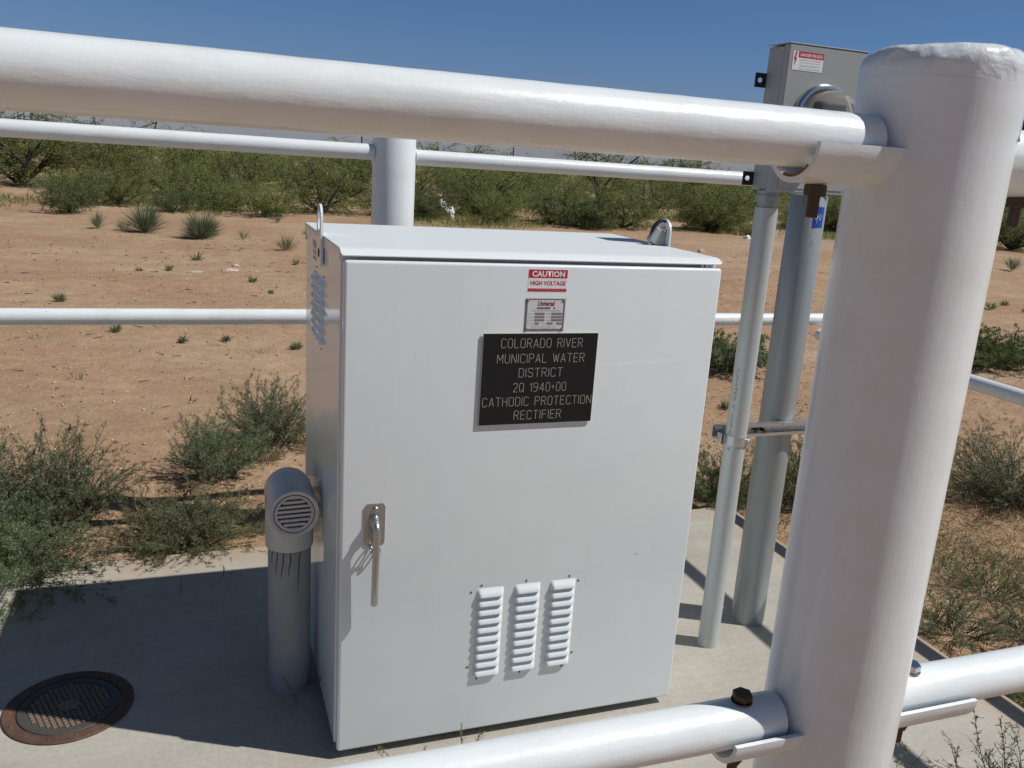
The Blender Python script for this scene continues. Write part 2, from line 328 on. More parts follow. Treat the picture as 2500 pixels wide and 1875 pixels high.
# lettering ----------------------------------------------------------
GL = {'C': ([[(4,5),(3.2,6),(.8,6),(0,5),(0,1),(.8,0),(3.2,0),(4,1)]],4), 'O': ([[(0,1),(0,5),(.8,6),(3.2,6),(4,5),(4,1),(3.2,0),(.8,0),(0,1)]],4),
 'L': ([[(0,6),(0,0),(3.6,0)]],3.6), 'R': ([[(0,0),(0,6),(3,6),(4,5.2),(4,4),(3,3.1),(0,3.1)],[(2,3.1),(4,0)]],4), 'A': ([[(0,0),(2.1,6),(4.2,0)],[(.65,1.8),(3.55,1.8)]],4.2),
 'D': ([[(0,0),(0,6),(2.8,6),(4,4.8),(4,1.2),(2.8,0),(0,0)]],4), 'I': ([[(0,0),(0,6)]],0), 'V': ([[(0,6),(2,0),(4,6)]],4),
 'E': ([[(3.7,6),(0,6),(0,0),(3.7,0)],[(0,3.1),(3.2,3.1)]],3.7), 'M': ([[(0,0),(0,6),(2.4,1.8),(4.8,6),(4.8,0)]],4.8), 'U': ([[(0,6),(0,1),(.8,0),(3.2,0),(4,1),(4,6)]],4),
 'N': ([[(0,0),(0,6),(4,0),(4,6)]],4), 'P': ([[(0,0),(0,6),(3,6),(4,5.2),(4,3.8),(3,3),(0,3)]],4), 'W': ([[(0,6),(1.3,0),(2.6,5.4),(3.9,0),(5.2,6)]],5.2),
 'T': ([[(0,6),(4,6)],[(2,6),(2,0)]],4), 'S': ([[(4,5),(3.2,6),(.8,6),(0,5.1),(0,4),(.8,3.2),(3.2,2.8),(4,2),(4,1),(3.2,0),(.8,0),(0,1)]],4),
 'Q': ([[(0,1),(0,5),(.8,6),(3.2,6),(4,5),(4,1),(3.2,0),(.8,0),(0,1)],[(2.4,1.6),(4.1,-.1)]],4), '1': ([[(0,4.8),(1.4,6),(1.4,0)]],1.4),
 '9': ([[(.3,0),(2.4,0),(3.9,2.2),(4,5),(3.2,6),(.8,6),(0,5),(0,3.8),(.8,2.9),(3.2,2.9),(4,3.8)]],4), '4': ([[(3,0),(3,6),(0,1.7),(4,1.7)]],4),
 '0': ([[(0,1),(0,5),(.8,6),(2.8,6),(3.6,5),(3.6,1),(2.8,0),(.8,0),(0,1)]],3.6), '+': ([[(0,3),(2.6,3)],[(1.3,4.3),(1.3,1.7)]],2.6),
 '2': ([[(0,5),(.8,6),(2.8,6),(3.6,5),(3.6,4),(0,0),(3.7,0)]],3.7), 'H': ([[(0,0),(0,6)],[(4,0),(4,6)],[(0,3.1),(4,3.1)]],4), 'F': ([[(3.7,6),(0,6),(0,0)],[(0,3.1),(3,3.1)]],3.7)}
def stroke_text(bm, text, xc0, xc1, zc, h, w, y):
    """single-stroke engraved lettering between x = xc0 and xc1 in the plane y"""
    k = h/6.0; adv = []; x = 0
    for ch in text:
        if ch == ' ': x += 4.2; continue
        adv.append((ch, x)); x += GL[ch][1] + 1.9
    tot = x-1.9; kx = (xc1-xc0)/tot
    for ch, px in adv:
        for line in GL[ch][0]:
            P = [Vector((xc0+(px+a)*kx, 0, zc-h/2+b_*k)) for a, b_ in line]
            for p, q in zip(P, P[1:]):
                d = (q-p).normalized(); n = Vector((-d.z, 0, d.x))*w/2; e = d*w*0.35
                vs = [bm.verts.new(Vector((v.x, y, v.z))) for v in (p-e+n, p-e-n, q+e-n, q+e+n)]
                bm.faces.new(vs)
def text_mesh(text, x0, x1, z0, z1, y, bold=0.0, shear=0.0):
    """built-in font, fitted to the rectangle in the plane y = const, facing -y"""
    cu = bpy.data.curves.new('t', 'FONT'); cu.body = text; cu.offset = bold; cu.shear = shear; cu.resolution_u = 2
    o = bpy.data.objects.new('t', cu); col.objects.link(o); bpy.context.view_layer.update()
    dg = bpy.context.evaluated_depsgraph_get(); me = bpy.data.meshes.new_from_object(o.evaluated_get(dg))
    bpy.data.objects.remove(o); bpy.data.curves.remove(cu)
    co = np.array([v.co[:] for v in me.vertices]); mn = co.min(0); mx = co.max(0)
    for v in me.vertices:
        v.co = Vector((x0+(v.co.x-mn[0])/(mx[0]-mn[0])*(x1-x0), y, z0+(v.co.y-mn[1])/(mx[1]-mn[1])*(z1-z0)))
    return me
def quad(bm, x0, x1, z0, z1, y):
    bm.faces.new([bm.verts.new(v) for v in ((x0, y, z0), (x1, y, z0), (x1, y, z1), (x0, y, z1))])

# vegetation mesh builder ------------------------------------------------
class Veg:
    def __init__(s): s.v = []; s.f = []; s.t = []; s.n = 0
    def leaves(s, P, D, L, W, tint, bend=0.0):
        """P base points (N,3), D unit directions, L lengths, W widths -> flat blades (2 faces tapering)"""
        N = len(P); D = D/np.linalg.norm(D, axis=1, keepdims=True)
        r = rng.normal(size=(N, 3)); S = np.cross(D, r); S /= np.linalg.norm(S, axis=1, keepdims=True)+1e-9
        L = np.broadcast_to(L, (N,))[:, None]; W = np.broadcast_to(W, (N,))[:, None]
        mid = P + D*L*0.55; tip = P + D*L; tip[:, 2] -= bend*L[:, 0]
        V = np.stack([P, mid+S*W/2, tip, mid-S*W/2], axis=1).reshape(-1, 3)
        s.v.append(V); s.f.append(np.arange(4*N).reshape(N, 4)+s.n); s.n += 4*N; s.t.append(np.repeat(np.broadcast_to(tint, (N,)), 4))
    def tubes(s, A, Bp, ra, rb, tint=0.5):
        N = len(A); D = Bp-A; D = D/(np.linalg.norm(D, axis=1, keepdims=True)+1e-9)
        r = np.tile(np.array([[0.3, 0.5, 0.2]]), (N, 1)); S = np.cross(D, r); S /= np.linalg.norm(S, axis=1, keepdims=True)+1e-9; T = np.cross(D, S)
        ra = np.broadcast_to(ra, (N,))[:, None]; rb = np.broadcast_to(rb, (N,))[:, None]
        V = []
        for base, rr in ((A, ra), (Bp, rb)):
            for k in range(3):
                a = 2*math.pi*k/3; V.append(base + (S*math.cos(a)+T*math.sin(a))*rr)
        V = np.stack(V, axis=1).reshape(-1, 3)
        i = (np.arange(N)*6+s.n)[:, None]
        F = np.concatenate([i+np.array([[0, 1, 4, 3]]), i+np.array([[1, 2, 5, 4]]), i+np.array([[2, 0, 3, 5]])])
        s.v.append(V); s.f.append(F); s.n += 6*N; s.t.append(np.full(6*N, tint))
    def mesh(s, name):
        V = np.concatenate(s.v).astype(np.float32); F = np.concatenate(s.f).astype(np.int32); t = np.concatenate(s.t).astype(np.float32)
        me = bpy.data.meshes.new(name); me.vertices.add(len(V)); me.vertices.foreach_set('co', V.ravel())
        me.loops.add(F.size); me.loops.foreach_set('vertex_index', F.ravel())
        me.polygons.add(len(F)); me.polygons.foreach_set('loop_start', np.arange(len(F), dtype=np.int32)*4)
        me.update(calc_edges=True); a = me.attributes.new('tint', 'FLOAT', 'POINT'); a.data.foreach_set('value', t)
        return me

# ================================================================== GROUND
def terrain_h(x, y):
    h = -0.065 + 0.012*np.sin(x*1.3+0.6*y)+0.010*np.sin(2.1*y-0.7*x+1.0)+0.006*np.sin(5.1*x+3.3*y)
    # shallow wheel ruts running along x
    for yc, w, d in ((8.3, 0.16, 0.035), (9.9, 0.18, 0.03), (11.4, 0.16, 0.02), (6.9, 0.15, 0.025)):
        yy = y - yc - 0.10*np.sin(x*0.35)-0.02*x; h -= d*np.exp(-(yy/w)**2) - 0.4*d*np.exp(-((yy-0.33)/w)**2)
    h += 0.35*(1-np.exp(-(np.maximum(0, np.hypot(x, y)-17)/16)**2))*(0.5+0.5*np.sin(0.23*x+0.31*y))*0.7
    h -= 0.03*np.clip((np.abs(x-0.5)-1.6), 0, 1)*0
    return h
def axis_pts(lo, hi, fine, c, n):
    a = np.arange(-fine, fine+1e-6, 0.07)
    out = [c+a]; 
    k = np.geomspace(fine+0.1, hi, n); out.append(c+k); out.append(c-k[::-1])
    return np.unique(np.sort(np.concatenate(out)))
xs = axis_pts(0, 2500, 7, 1.0, 60); ys = axis_pts(0, 2500, 9, 6.0, 60)
X, Y = np.meshgrid(xs, ys, indexing='ij'); Z = terrain_h(X, Y); Z = Z + rng.normal(size=Z.shape)*0.003
inside = (X > -3.0) & (X < 2.02) & (Y > -0.55) & (Y < 1.27); Z[inside] = -0.10
me = bpy.data.meshes.new('ground'); nx, ny = X.shape
V = np.stack([X, Y, Z], -1).reshape(-1, 3).astype(np.float32)
idx = np.arange(nx*ny).reshape(nx, ny); F = np.stack([idx[:-1, :-1], idx[1:, :-1], idx[1:, 1:], idx[:-1, 1:]], -1).reshape(-1, 4).astype(np.int32)
me.vertices.add(len(V)); me.vertices.foreach_set('co', V.ravel()); me.loops.add(F.size); me.loops.foreach_set('vertex_index', F.ravel())
me.polygons.add(len(F)); me.polygons.foreach_set('loop_start', np.arange(len(F), dtype=np.int32)*4); me.update(calc_edges=True)
g = obj('ground', me, M_sand, smooth=True); g['kind'] = 'structure'
def gz(x, y): return float(terrain_h(np.array(float(x)), np.array(float(y))))
# concrete slab
bm = B(); box(bm, -3.2, 2.085, -0.62, 1.335, -0.16, 0.0, 0.006, 2)
s_ = obj('concrete_slab', bm, M_conc); s_['kind'] = 'structure'

# ================================================================== CABINET
W_, D_, H0, HT = 0.994, 0.68, 0.03, 1.334
cab = thing('equipment_cabinet', 'large white metal rectifier cabinet with black engraved sign, standing on the concrete slab', 'cabinet', (W_/2, D_/2, 0))
bm = B(); box(bm, 0.0, W_, 0.036, D_, H0, HT-0.006, 0.004, 2); body = obj('body', bm, M_cab, cab)
bm = B(); box(bm, 0.05, W_-0.05, 0.085, D_-0.05, 0.0, H0+0.0, 0.0); obj('plinth', bm, M_dark, cab)  # recessed base; near-black colour paints the shadow gap under the cabinet
# door : bevelled front pan
bm = B(); box(bm, 0.003, W_-0.001, 0.0, 0.030, H0-0.004, HT-0.0245, 0.008, 4)
door = obj('door', bm, M_cab, cab, smooth=True, sharp=40)
bm = B(); box(bm, 0.012, W_-0.012, 0.0302, 0.0358, H0+0.008, HT-0.04); obj('door_gasket', bm, M_gap, cab)
# roof : sheet with sloping drip lip at the front
bm = B()
prof = [(D_+0.003, HT-0.05), (D_+0.003, HT), (0.042, HT), (0.030, HT-0.002), (0.010, HT-0.010), (0.0045, HT-0.0135), (0.0045, HT-0.0155), (0.0075, HT-0.0160), (0.030, HT-0.0070), (0.040, HT-0.0055), (D_-0.001, HT-0.0055), (D_-0.001, HT-0.05)]
xl, xr_ = -0.003, W_+0.003
a = [bm.verts.new((xl + (0.003 if p[0] < 0.008 else 0), p[0], p[1])) for p in prof]
c = [bm.verts.new((xr_ - (0.010 if p[0] < 0.008 else 0), p[0], p[1])) for p in prof]
for i in range(len(prof)):
    j = (i+1) % len(prof); bm.faces.new((a[i], a[j], c[j], c[i]))
bm.faces.new(a); bm.faces.new(c[::-1])
roof = obj('roof', bm, M_roof, cab)
for xa in (-0.0025, W_): bm = B(); box(bm, xa, xa+0.0025, 0.040, D_+0.0025, HT-0.03, HT-0.0055); obj('roof_flange', bm, M_cab, cab)
for xx in (W_-0.055, W_-0.042): bm = B(); lathe(bm, [(0.0045, 0), (0.0045, 0.012)], (xx, 0.016, HT-0.027), 10); obj('hinge_pin', bm, M_zinc, cab)
# louvers
def louver(bm, org, ux, n, w=0.0745, h=0.0235, d=0.0115):
    """hood louver: org = top middle, ux = direction along the wall, n = outward normal"""
    org = Vector(org); ux = Vector(ux); n = Vector(n); nu, nv = 16, 7; g_ = []
    for j in range(nv+1):
        v = j/nv; row = []
        for i in range(nu+1):
            u = -1+2*i/nu
            edge = (1-min(1, max(0, (abs(u)-0.72)/0.28))**2)
            edge = math.sqrt(max(0, edge))
            dep = d*(math.sin(v*math.pi/2)**1.3)*edge
            if j == nv and abs(u) == 1: dep = 0
            row.append(bm.verts.new(org + ux*(u*w/2) - Vector((0, 0, 1))*(v*h) + n*(dep+0.0003)))
        g_.append(row)
    for j in range(nv):
        for i in range(nu): bm.faces.new((g_[j][i], g_[j][i+1], g_[j+1][i+1], g_[j+1][i]))
    back = [bm.verts.new(org + ux*((-1+2*i/nu)*w/2) - Vector((0, 0, 1))*(h*0.80) + n*0.0003) for i in range(nu+1)]
    for i in range(nu): bm.faces.new((g_[nv][i], g_[nv][i+1], back[i+1], back[i]))
LX = (0.401, 0.506, 0.6095)
for cx_ in LX:
    for k in range(10):
        bm = B(); louver(bm, (cx_, 0, 0.4555-0.026*k), (1, 0, 0), (0, -1, 0)); obj('louver', bm, M_cab, door, smooth=True, sharp=50)
for yy in (0.455, 0.337):
    for k in range(7):
        bm = B(); louver(bm, (0, yy, 1.222-0.025*k), (0, 1, 0), (-1, 0, 0)); obj('louver', bm, M_cab, body, smooth=True, sharp=50)
for hx, hz in ((0.347, 0.4465), (0.3755, 0.4632), (0.5015, 0.4632), (0.627, 0.4632), (0.6555, 0.4465), (0.6547, 0.2245), (0.6265, 0.186), (0.501, 0.186), (0.376, 0.186), (0.347, 0.2245)):
    bm = B(); lathe(bm, [(0.0030, 0.0005), (0.0027, -0.0012), (0.0012, -0.0018)], (hx, 0, hz), 10, 'Y'); obj('screw', bm, M_rivet, door)
for hy, hz in ((0.445, 1.235), (0.300, 1.228), (0.45, 1.035), (0.335, 1.03)):
    bm = B(); lathe(bm, [(0.0030, 0.0005), (0.0027, -0.0012), (0.0012, -0.0018)], (0, hy, hz), 10, 'X'); obj('screw', bm, M_rivet, body)
# black engraved sign
sx0, sx1, sz0, sz1 = 0.3385, 0.6455, 0.9070, 1.1415
bm = B(); box(bm, sx0, sx1, -0.0058, -0.0030, sz0, sz1, 0.0); sign = obj('sign_plate', bm, M_cream, door)
bm = B(); box(bm, sx0+0.012, sx1-0.012, -0.0031, 0.0004, sz0+0.012, sz1-0.012); obj('adhesive_pad', bm, M_cab, door)
bm = B(); box(bm, sx0+0.0010, sx1-0.0010, -0.0064, -0.0060, sz0+0.0010, sz1-0.0012)
obj('sign_face', bm, M_sign, sign)
SW, SH = sx1-sx0, sz1-sz0; bm = B()
for txt, u0, u1, v in (('COLORADO RIVER', .155, .860, .108), ('MUNICIPAL WATER', .128, .887, .272), ('DISTRICT', .32, .70, .428), ('2Q 1940+00', .28, .742, .59), ('CATHODIC PROTECTION', .023, .982, .744), ('RECTIFIER', .302, .716, .897)):
    stroke_text(bm, txt, sx0+u0*SW, sx0+u1*SW, sz1-v*SH, 0.0222, 0.00112, -0.0068)
obj('lettering', bm, M_letter, sign)
# caution labels
def caution(parent, x0, x1, z0, z1, y):
    h = z1-z0; w = x1-x0
    bm = B(); box(bm, x0, x1, y, 0.0003, z0, z1); lab = obj('caution_label', bm, M_white, parent)
    bm = B(); quad(bm, x0+0.0005, x1-0.0005, z1-0.385*h, z1-0.0003, y-0.0003); quad(bm, x0+0.0005, x1-0.0005, z0+0.0003, z0+0.135*h, y-0.0003); obj('red_band', bm, M_red, lab)
    obj('lettering', text_mesh('CAUTION', x0+0.085*w, x1-0.075*w, z1-0.335*h, z1-0.065*h, y-0.0006, bold=0.035), M_white, lab)
    obj('lettering', text_mesh('HIGH VOLTAGE', x0+0.06*w, x1-0.04*w, z1-0.71*h, z1-0.51*h, y-0.0006, bold=0.012), M_redtxt, lab)
    obj('lettering', text_mesh('ACCESS LIMITED TO QUALIFIED PERSONNEL ONLY', x0+0.04*w, x1-0.04*w, z0+0.04*h, z0+0.095*h, y-0.0006), M_pale, lab)
    return lab
caution(door, 0.4470, 0.5500, 1.2440, 1.2980, -0.0004)
# the same label on the cabinet's side (facing -x): built flat, then turned
side = caution(body, -0.051, 0.051, -0.027, 0.027, -0.0004)
def turn(o):
    mm = Matrix.Translation(Vector((-0.0002, 0.471, 1.277))-OFF[cab.name]) @ Matrix.Rotation(-math.pi/2, 4, 'Z') @ Matrix.Translation(OFF[cab.name])
    o.data.transform(mm)
turn(side)
for ch in side.children: turn(ch)
# nameplate
nx0, nx1, nz0, nz1 = 0.4440, 0.5495, 1.1455, 1.2270; nw, nh = nx1-nx0, nz1-nz0
bm = B(); box(bm, nx0, nx1, -0.0010, 0.0003, nz0, nz1, 0.0003, 1); npl = obj('nameplate', bm, M_plategrey, door)
bm = B(); quad(bm, nx0+0.0055, nx1-0.0055, nz0+0.005, nz1-0.004, -0.0013); obj('plate_face', bm, M_silver, npl)
for px_, pz_ in ((nx0+.0055, nz0+.005), (nx1-.0055, nz0+.005), (nx0+.0055, nz1-.005), (nx1-.0055, nz1-.005)):
    bm = B(); lathe(bm, [(0.0040, 0), (0.0036, -0.0014), (0.0015, -0.0024)], (px_, -0.0010, pz_), 14, 'Y'); obj('screw', bm, M_plategrey, npl)
def nm(u0, u1, v0, v1): return nx0+u0*nw, nx0+u1*nw, nz1-v1*nh, nz1-v0*nh
obj('lettering', text_mesh('Universal', *nm(.30, .74, .07, .23), -0.0016, bold=0.03, shear=0.35), M_maroon, npl)
bm = B(); 
for r_ in ((.29, .62, .265, .325), (.71, .745, .265, .325)): quad(bm, *nm(*r_), -0.0016)
obj('dark_bar', bm, M_ink, npl)
obj('lettering', text_mesh('RECTIFIERS, INC.', *nm(.31, .60, .278, .312), -0.0019), M_silver, npl)
obj('lettering', text_mesh('CATHODIC PROTECTION RECTIFIER', *nm(.15, .88, .355, .40), -0.0016), M_inklt, npl)
bm = B()
for r_ in ((.24, .49, .435, .505), (.66, .94, .435, .505), (.24, .49, .535, .60), (.66, .94, .535, .60), (.24, .49, .63, .70), (.66, .94, .63, .70), (.25, .36, .735, .80), (.56, .71, .735, .80), (.80, .95, .735, .80)): quad(bm, *nm(*r_), -0.0016)
obj('data_field', bm, M_field, npl)
for t, r_ in (('MODEL', (.08, .20, .46, .49)), ('SERIAL', (.53, .64, .45, .49)), ('AC VOLTS', (.07, .22, .555, .59)), ('AC AMPS', (.51, .64, .555, .59)), ('DC VOLTS', (.07, .22, .65, .685)), ('DC AMPS', (.51, .64, .65, .685)), ('MAX AMB', (.07, .22, .755, .79)), ('PHASE', (.42, .53, .755, .79)), ('UNIVERSAL RECTIFIERS, INC.', (.17, .80, .845, .885)), ('P.O. BOX  ROSENBERG, TEXAS', (.13, .85, .905, .94))):
    obj('lettering', text_mesh(t, *nm(*r_), -0.0016), M_inklt, npl)
# door handle
bm = B()
pts = [(0.068, 0.6070), (0.1065, 0.6070), (0.1120, 0.6150), (0.1120, 0.7100), (0.1065, 0.7180), (0.0670, 0.7180), (0.0610, 0.7100), (0.0610, 0.6150)]
f1 = [bm.verts.new((x, -0.0035, z)) for x, z in pts]; f2 = [bm.verts.new((x, 0.0002, z)) for x, z in pts]
bm.faces.new(f1)
for i in range(8): bm.faces.new((f1[i], f1[(i+1) % 8], f2[(i+1) % 8], f2[i]))
han = obj('handle_plate', bm, M_steel, door)
bm = B(); lathe(bm, [(0.015, 0), (0.015, -0.006), (0.0125, -0.009), (0.0125, -0.020), (0.010, -0.022)], (0.0855, -0.0035, 0.674), 24, 'Y')
path = [(0.0855, -0.012, 0.674), (0.0855, -0.022, 0.674)]
for k in range(1, 8):
    a_ = k/8*math.pi/2; path.append((0.0855, -0.022-0.016*math.sin(a_), 0.674-0.018*(1-math.cos(a_))))
path += [(0.0855, -0.038, 0.652), (0.085, -0.037, 0.60), (0.0843, -0.036, 0.54), (0.0838, -0.035, 0.464), (0.0838, -0.035, 0.4605)]
sweep(bm, path, [0.0085]*(len(path)-1)+[0.0065], 18)
obj('lever', bm, M_steel, han, smooth=True, sharp=40)
bm = B(); lathe(bm, [(0.0085, 0), (0.008, -0.003), (0.004, -0.0055)], (0.0875, -0.0035, 0.703), 16, 'Y')
obj('screw', bm, M_steel, han, smooth=True)
bm = B()
for xx in (0.0765, 0.0965):   # padlock eyes under the plate
    ring = [(xx, -0.004-0.020*(0.5-0.5*math.cos(t)) , 0.6035-0.010*math.sin(t)) for t in np.linspace(0, 2*math.pi, 15)]
    sweep(bm, ring, 0.0024, 8, cap=False)
sweep(bm, [(0.0765, -0.020, 0.602), (0.0965, -0.020, 0.602)], 0.0024, 8)
obj('padlock_eye', bm, M_steel, han, smooth=True)
# lifting lugs
LY = -0.048
def lug(xc):
    bm = B(); out = [(0.348, 1.255), (0.425, 1.255), (0.425, 1.372)]
    out += [(0.3865+0.0385*math.cos(t), 1.375+0.036*math.sin(t)) for t in np.linspace(0.2, math.pi-0.2, 11)] + [(0.348, 1.372)]
    # slot hole
    hole = [(0.3865+0.020*math.cos(t), 1.368+0.024*math.sin(t)) for t in np.linspace(0, 2*math.pi, 20, endpoint=False)]
    out = [(y+LY, z) for y, z in out]; hole = [(y+LY, z) for y, z in hole]
    x0, x1 = xc-0.003, xc+0.003
    for x, flip in ((x0, False), (x1, True)):
        vo = [bm.verts.new((x, y, z)) for y, z in out]; vh = [bm.verts.new((x, y, z)) for y, z in hole]
        es = [bm.edges.new((vo[i], vo[(i+1) % len(vo)])) for i in range(len(vo))] + [bm.edges.new((vh[i], vh[(i+1) % len(vh)])) for i in range(len(vh))]
        bmesh.ops.triangle_fill(bm, edges=es, use_beauty=True)
        if not flip: A, Hh = vo, vh
    for L0, L1 in ((A, vo), (Hh, vh)):
        for i in range(len(L0)): bm.faces.new((L0[i], L0[(i+1) % len(L0)], L1[(i+1) % len(L0)], L1[i]))
    lg = obj('lifting_lug', bm, M_cab, body)
    bm = B(); s = -1 if xc < 0.5 else 1
    lathe(bm, [(0.0115, 0), (0.0115, s*0.0012), (0.009, s*0.0018)], (xc+s*0.003, 0.383+LY, 1.286), 18, 'X')
    obj('lug_hole_disc', bm, M_bolt, lg)  # flat dark disc in bolt colour, added in place of the lug's open hole
    return lg
lug(-0.0065); lug(W_+0.0065)
# twisted metal shackle hooked through the right lug
bm = B(); ring = [(W_-0.012+0.034*math.cos(t)*0.8, 0.332, 1.372+0.034*math.sin(t)+0.010*math.cos(t)) for t in np.linspace(0, 2*math.pi, 25)]
sweep(bm, ring, 0.0058, 10, cap=False)
lock = thing('padlock', 'small dark-shackled padlock hanging from the lifting lug at the cabinet roof, far right corner', 'padlock', (W_, 0.332, 1.36))
obj('shackle', bm, M_black, lock, smooth=True)
bm = B(); box(bm, -0.024, 0.024, -0.012, 0.012, -0.056, 0.004, 0.006, 3); bm.transform(Matrix.Translation((W_-0.026, 0.332, 1.362)) @ Matrix.Rotation(R(-58), 4, 'Y') @ Matrix.Translation((0, 0, 0.012)))
obj('lock_body', bm, M_box, lock)

# ================================================================== PVC VENT
vx, vy = -0.0785, 0.385
vent = thing('vent_pipe', 'grey plastic vent pipe with a round slatted grille, rising from the slab beside the cabinet', 'vent pipe', (vx, vy, 0))
bm = B(); lathe(bm, [(0.0600, -0.05), (0.0600, 0.05), (0.0600, 0.25), (0.0600, 0.50)], (vx, vy, 0), 48); obj('pipe', bm, M_pvc, vent, smooth=True, sharp=60)
fr = 0.0668; zc = 0.588; gx = vx+0.002
# tee fitting: horizontal hub open to the front, vertical socket below (saddle-joined)
bm = B(); n_ = 64
lathe(bm, [(fr-0.0125, 0.020), (fr-0.0125, 0.0), (fr-0.0095, -0.0035), (fr-0.0015, -0.0035), (fr, -0.001), (fr, 0.05), (fr, 0.12), (fr, 0.175), (fr-0.003, 0.192), (fr-0.010, 0.204), (fr-0.025, 0.212), (0.02, 0.215)], (gx, 0.275, zc), n_, 'Y')
top = []; bot = []
for k in range(n_):
    a_ = 2*math.pi*k/n_; x = fr*math.cos(a_)*0.999; y = fr*math.sin(a_)*0.999
    bot.append((bm.verts.new((vx+x*0.985, vy+y*0.985, 0.4515)), bm.verts.new((vx+x, vy+y, 0.4535))))
    top.append(bm.verts.new((vx+x, vy+y, zc-math.sqrt(max(0, fr*fr-(x-0.002)**2))*0.80+0.0)))
ins = [bm.verts.new((vx+0.0602*math.cos(2*math.pi*k/n_), vy+0.0602*math.sin(2*math.pi*k/n_), 0.4520)) for k in range(n_)]
for k in range(n_):
    k2 = (k+1) % n_
    bm.faces.new((bot[k][1], bot[k2][1], top[k2], top[k])); bm.faces.new((bot[k][0], bot[k2][0], bot[k2][1], bot[k][1])); bm.faces.new((ins[k], ins[k2], bot[k2][0], bot[k][0]))
elbow = obj('tee_fitting', bm, M_pvc2, vent, smooth=True, sharp=50)
bm = B(); gc = Vector((gx, 0.276, zc)); gr = 0.0535
lathe(bm, [(gr, 0.004), (gr, -0.0015), (gr-0.001, -0.0025), (gr-0.0075, -0.0025), (gr-0.0085, -0.001), (gr-0.0085, 0.006)], gc, 48, 'Y', cap=False)
gi = gr-0.008; nb = 7; pitch = 2*gi/nb
for k in range(nb+1):
    z = -gi + k*pitch
    z0_, z1_ = z-pitch*0.28, z+pitch*0.28
    zm = min(gi*0.97, max(abs(z0_), abs(z1_))) if k not in (0, nb) else gi*0.90; hw = math.sqrt(max(1e-6, gi**2-zm**2))
    z0_ = max(z0_, -gi*0.97); z1_ = min(z1_, gi*0.97)
    box(bm, gc.x-hw-0.0015, gc.x+hw+0.0015, gc.y-0.0015, gc.y+0.006, gc.z+z0_, gc.z+z1_)
bmesh.ops.rotate(bm, verts=bm.verts[:], cent=gc, matrix=Matrix.Rotation(R(-1.5), 3, 'Y'))
grl = obj('grille', bm, M_pvc2, elbow, smooth=True, sharp=30)
bm = B(); lathe(bm, [(gi+0.004, 0), (gi+0.004, 0.002)], gc+Vector((0, 0.0065, 0)), 40, 'Y'); obj('grille_shade_disc', bm, M_dark, grl)  # near-black disc paints the shaded hollow seen between the slats
bm = B(); lathe(bm, [(gr+0.0008, 0.0028), (gr-0.0010, 0.0024), (gr-0.0010, 0.004), (gr+0.0008, 0.0045)], gc+Vector((0, -0.0048, 0)), 48, 'Y', cap=False); obj('grille_seam', bm, M_seal, grl)
for ang, z1_, wob in ((-150, 0.405, .010), (-134, 0.372, .012), (-116, 0.368, .010), (-97, 0.374, .012), (-73, 0.325, .008)):
    pth = []
    for k in range(13):
        t = k/12; a_ = R(ang+8*(1-t)*(1-t))+wob*2.2*math.sin(k*0.8+ang)*(1-t*0.4); rr2 = 0.0594
        pth.append((vx+rr2*math.cos(a_), vy+rr2*math.sin(a_), 0.456+(z1_-0.456)*t))
    bm = B(); sweep(bm, pth, [0.0020, .0021, .0019, .0021, .0018, .0020, .0017, .0019, .0016, .0017, .0014, .0012, 0.0007], 6)
    obj('sealant_drip', bm, M_seal, vent)

# ================================================================== MANHOLE / VALVE COVER
mx_, my_ = -0.672, 0.414
mh = thing('access_cover', 'round rusty cast iron access cover set flush in the concrete slab, half in shadow', 'manhole cover', (mx_, my_, 0))
bm = B(); lathe(bm, [(0.166, -0.01), (0.166, 0.004), (0.163, 0.006), (0.133, 0.006), (0.131, 0.001), (0.131, -0.01)], (mx_, my_, 0), 72, cap=False)
for a0 in np.linspace(0, 2*math.pi, 14, endpoint=False):   # worn cast bumps on the frame
    lathe(bm, [(0.006, 0.006), (0.004, 0.0078)], (mx_+0.148*math.cos(a0), my_+0.148*math.sin(a0), 0), 8)
obj('frame', bm, M_iron, mh, smooth=True, sharp=30)
bm = B(); lathe(bm, [(0.129, -0.01), (0.129, 0.0045), (0.127, 0.006), (0.106, 0.006), (0.105, 0.0035)], (mx_, my_, 0), 72); lid = obj('lid', bm, M_irongrey, mh, smooth=True, sharp=30)
bm = B(); p_ = 0.0135
for i in range(-8, 9):
    for j in range(-8, 9):
        x, y = i*p_, j*p_
        if math.hypot(x, y) < 0.101 and math.hypot(x, y) > 0.028: box(bm, mx_+x-0.0045, mx_+x+0.0045, my_+y-0.0045, my_+y+0.0045, 0.003, 0.0062)
lathe(bm, [(0.026, 0.003), (0.026, 0.006)], (mx_, my_, 0), 28)
bmesh.ops.rotate(bm, verts=bm.verts[:], cent=(mx_, my_, 0), matrix=Matrix.Rotation(R(20), 3, 'Z'))
obj('waffle_tread', bm, M_irontan, lid)

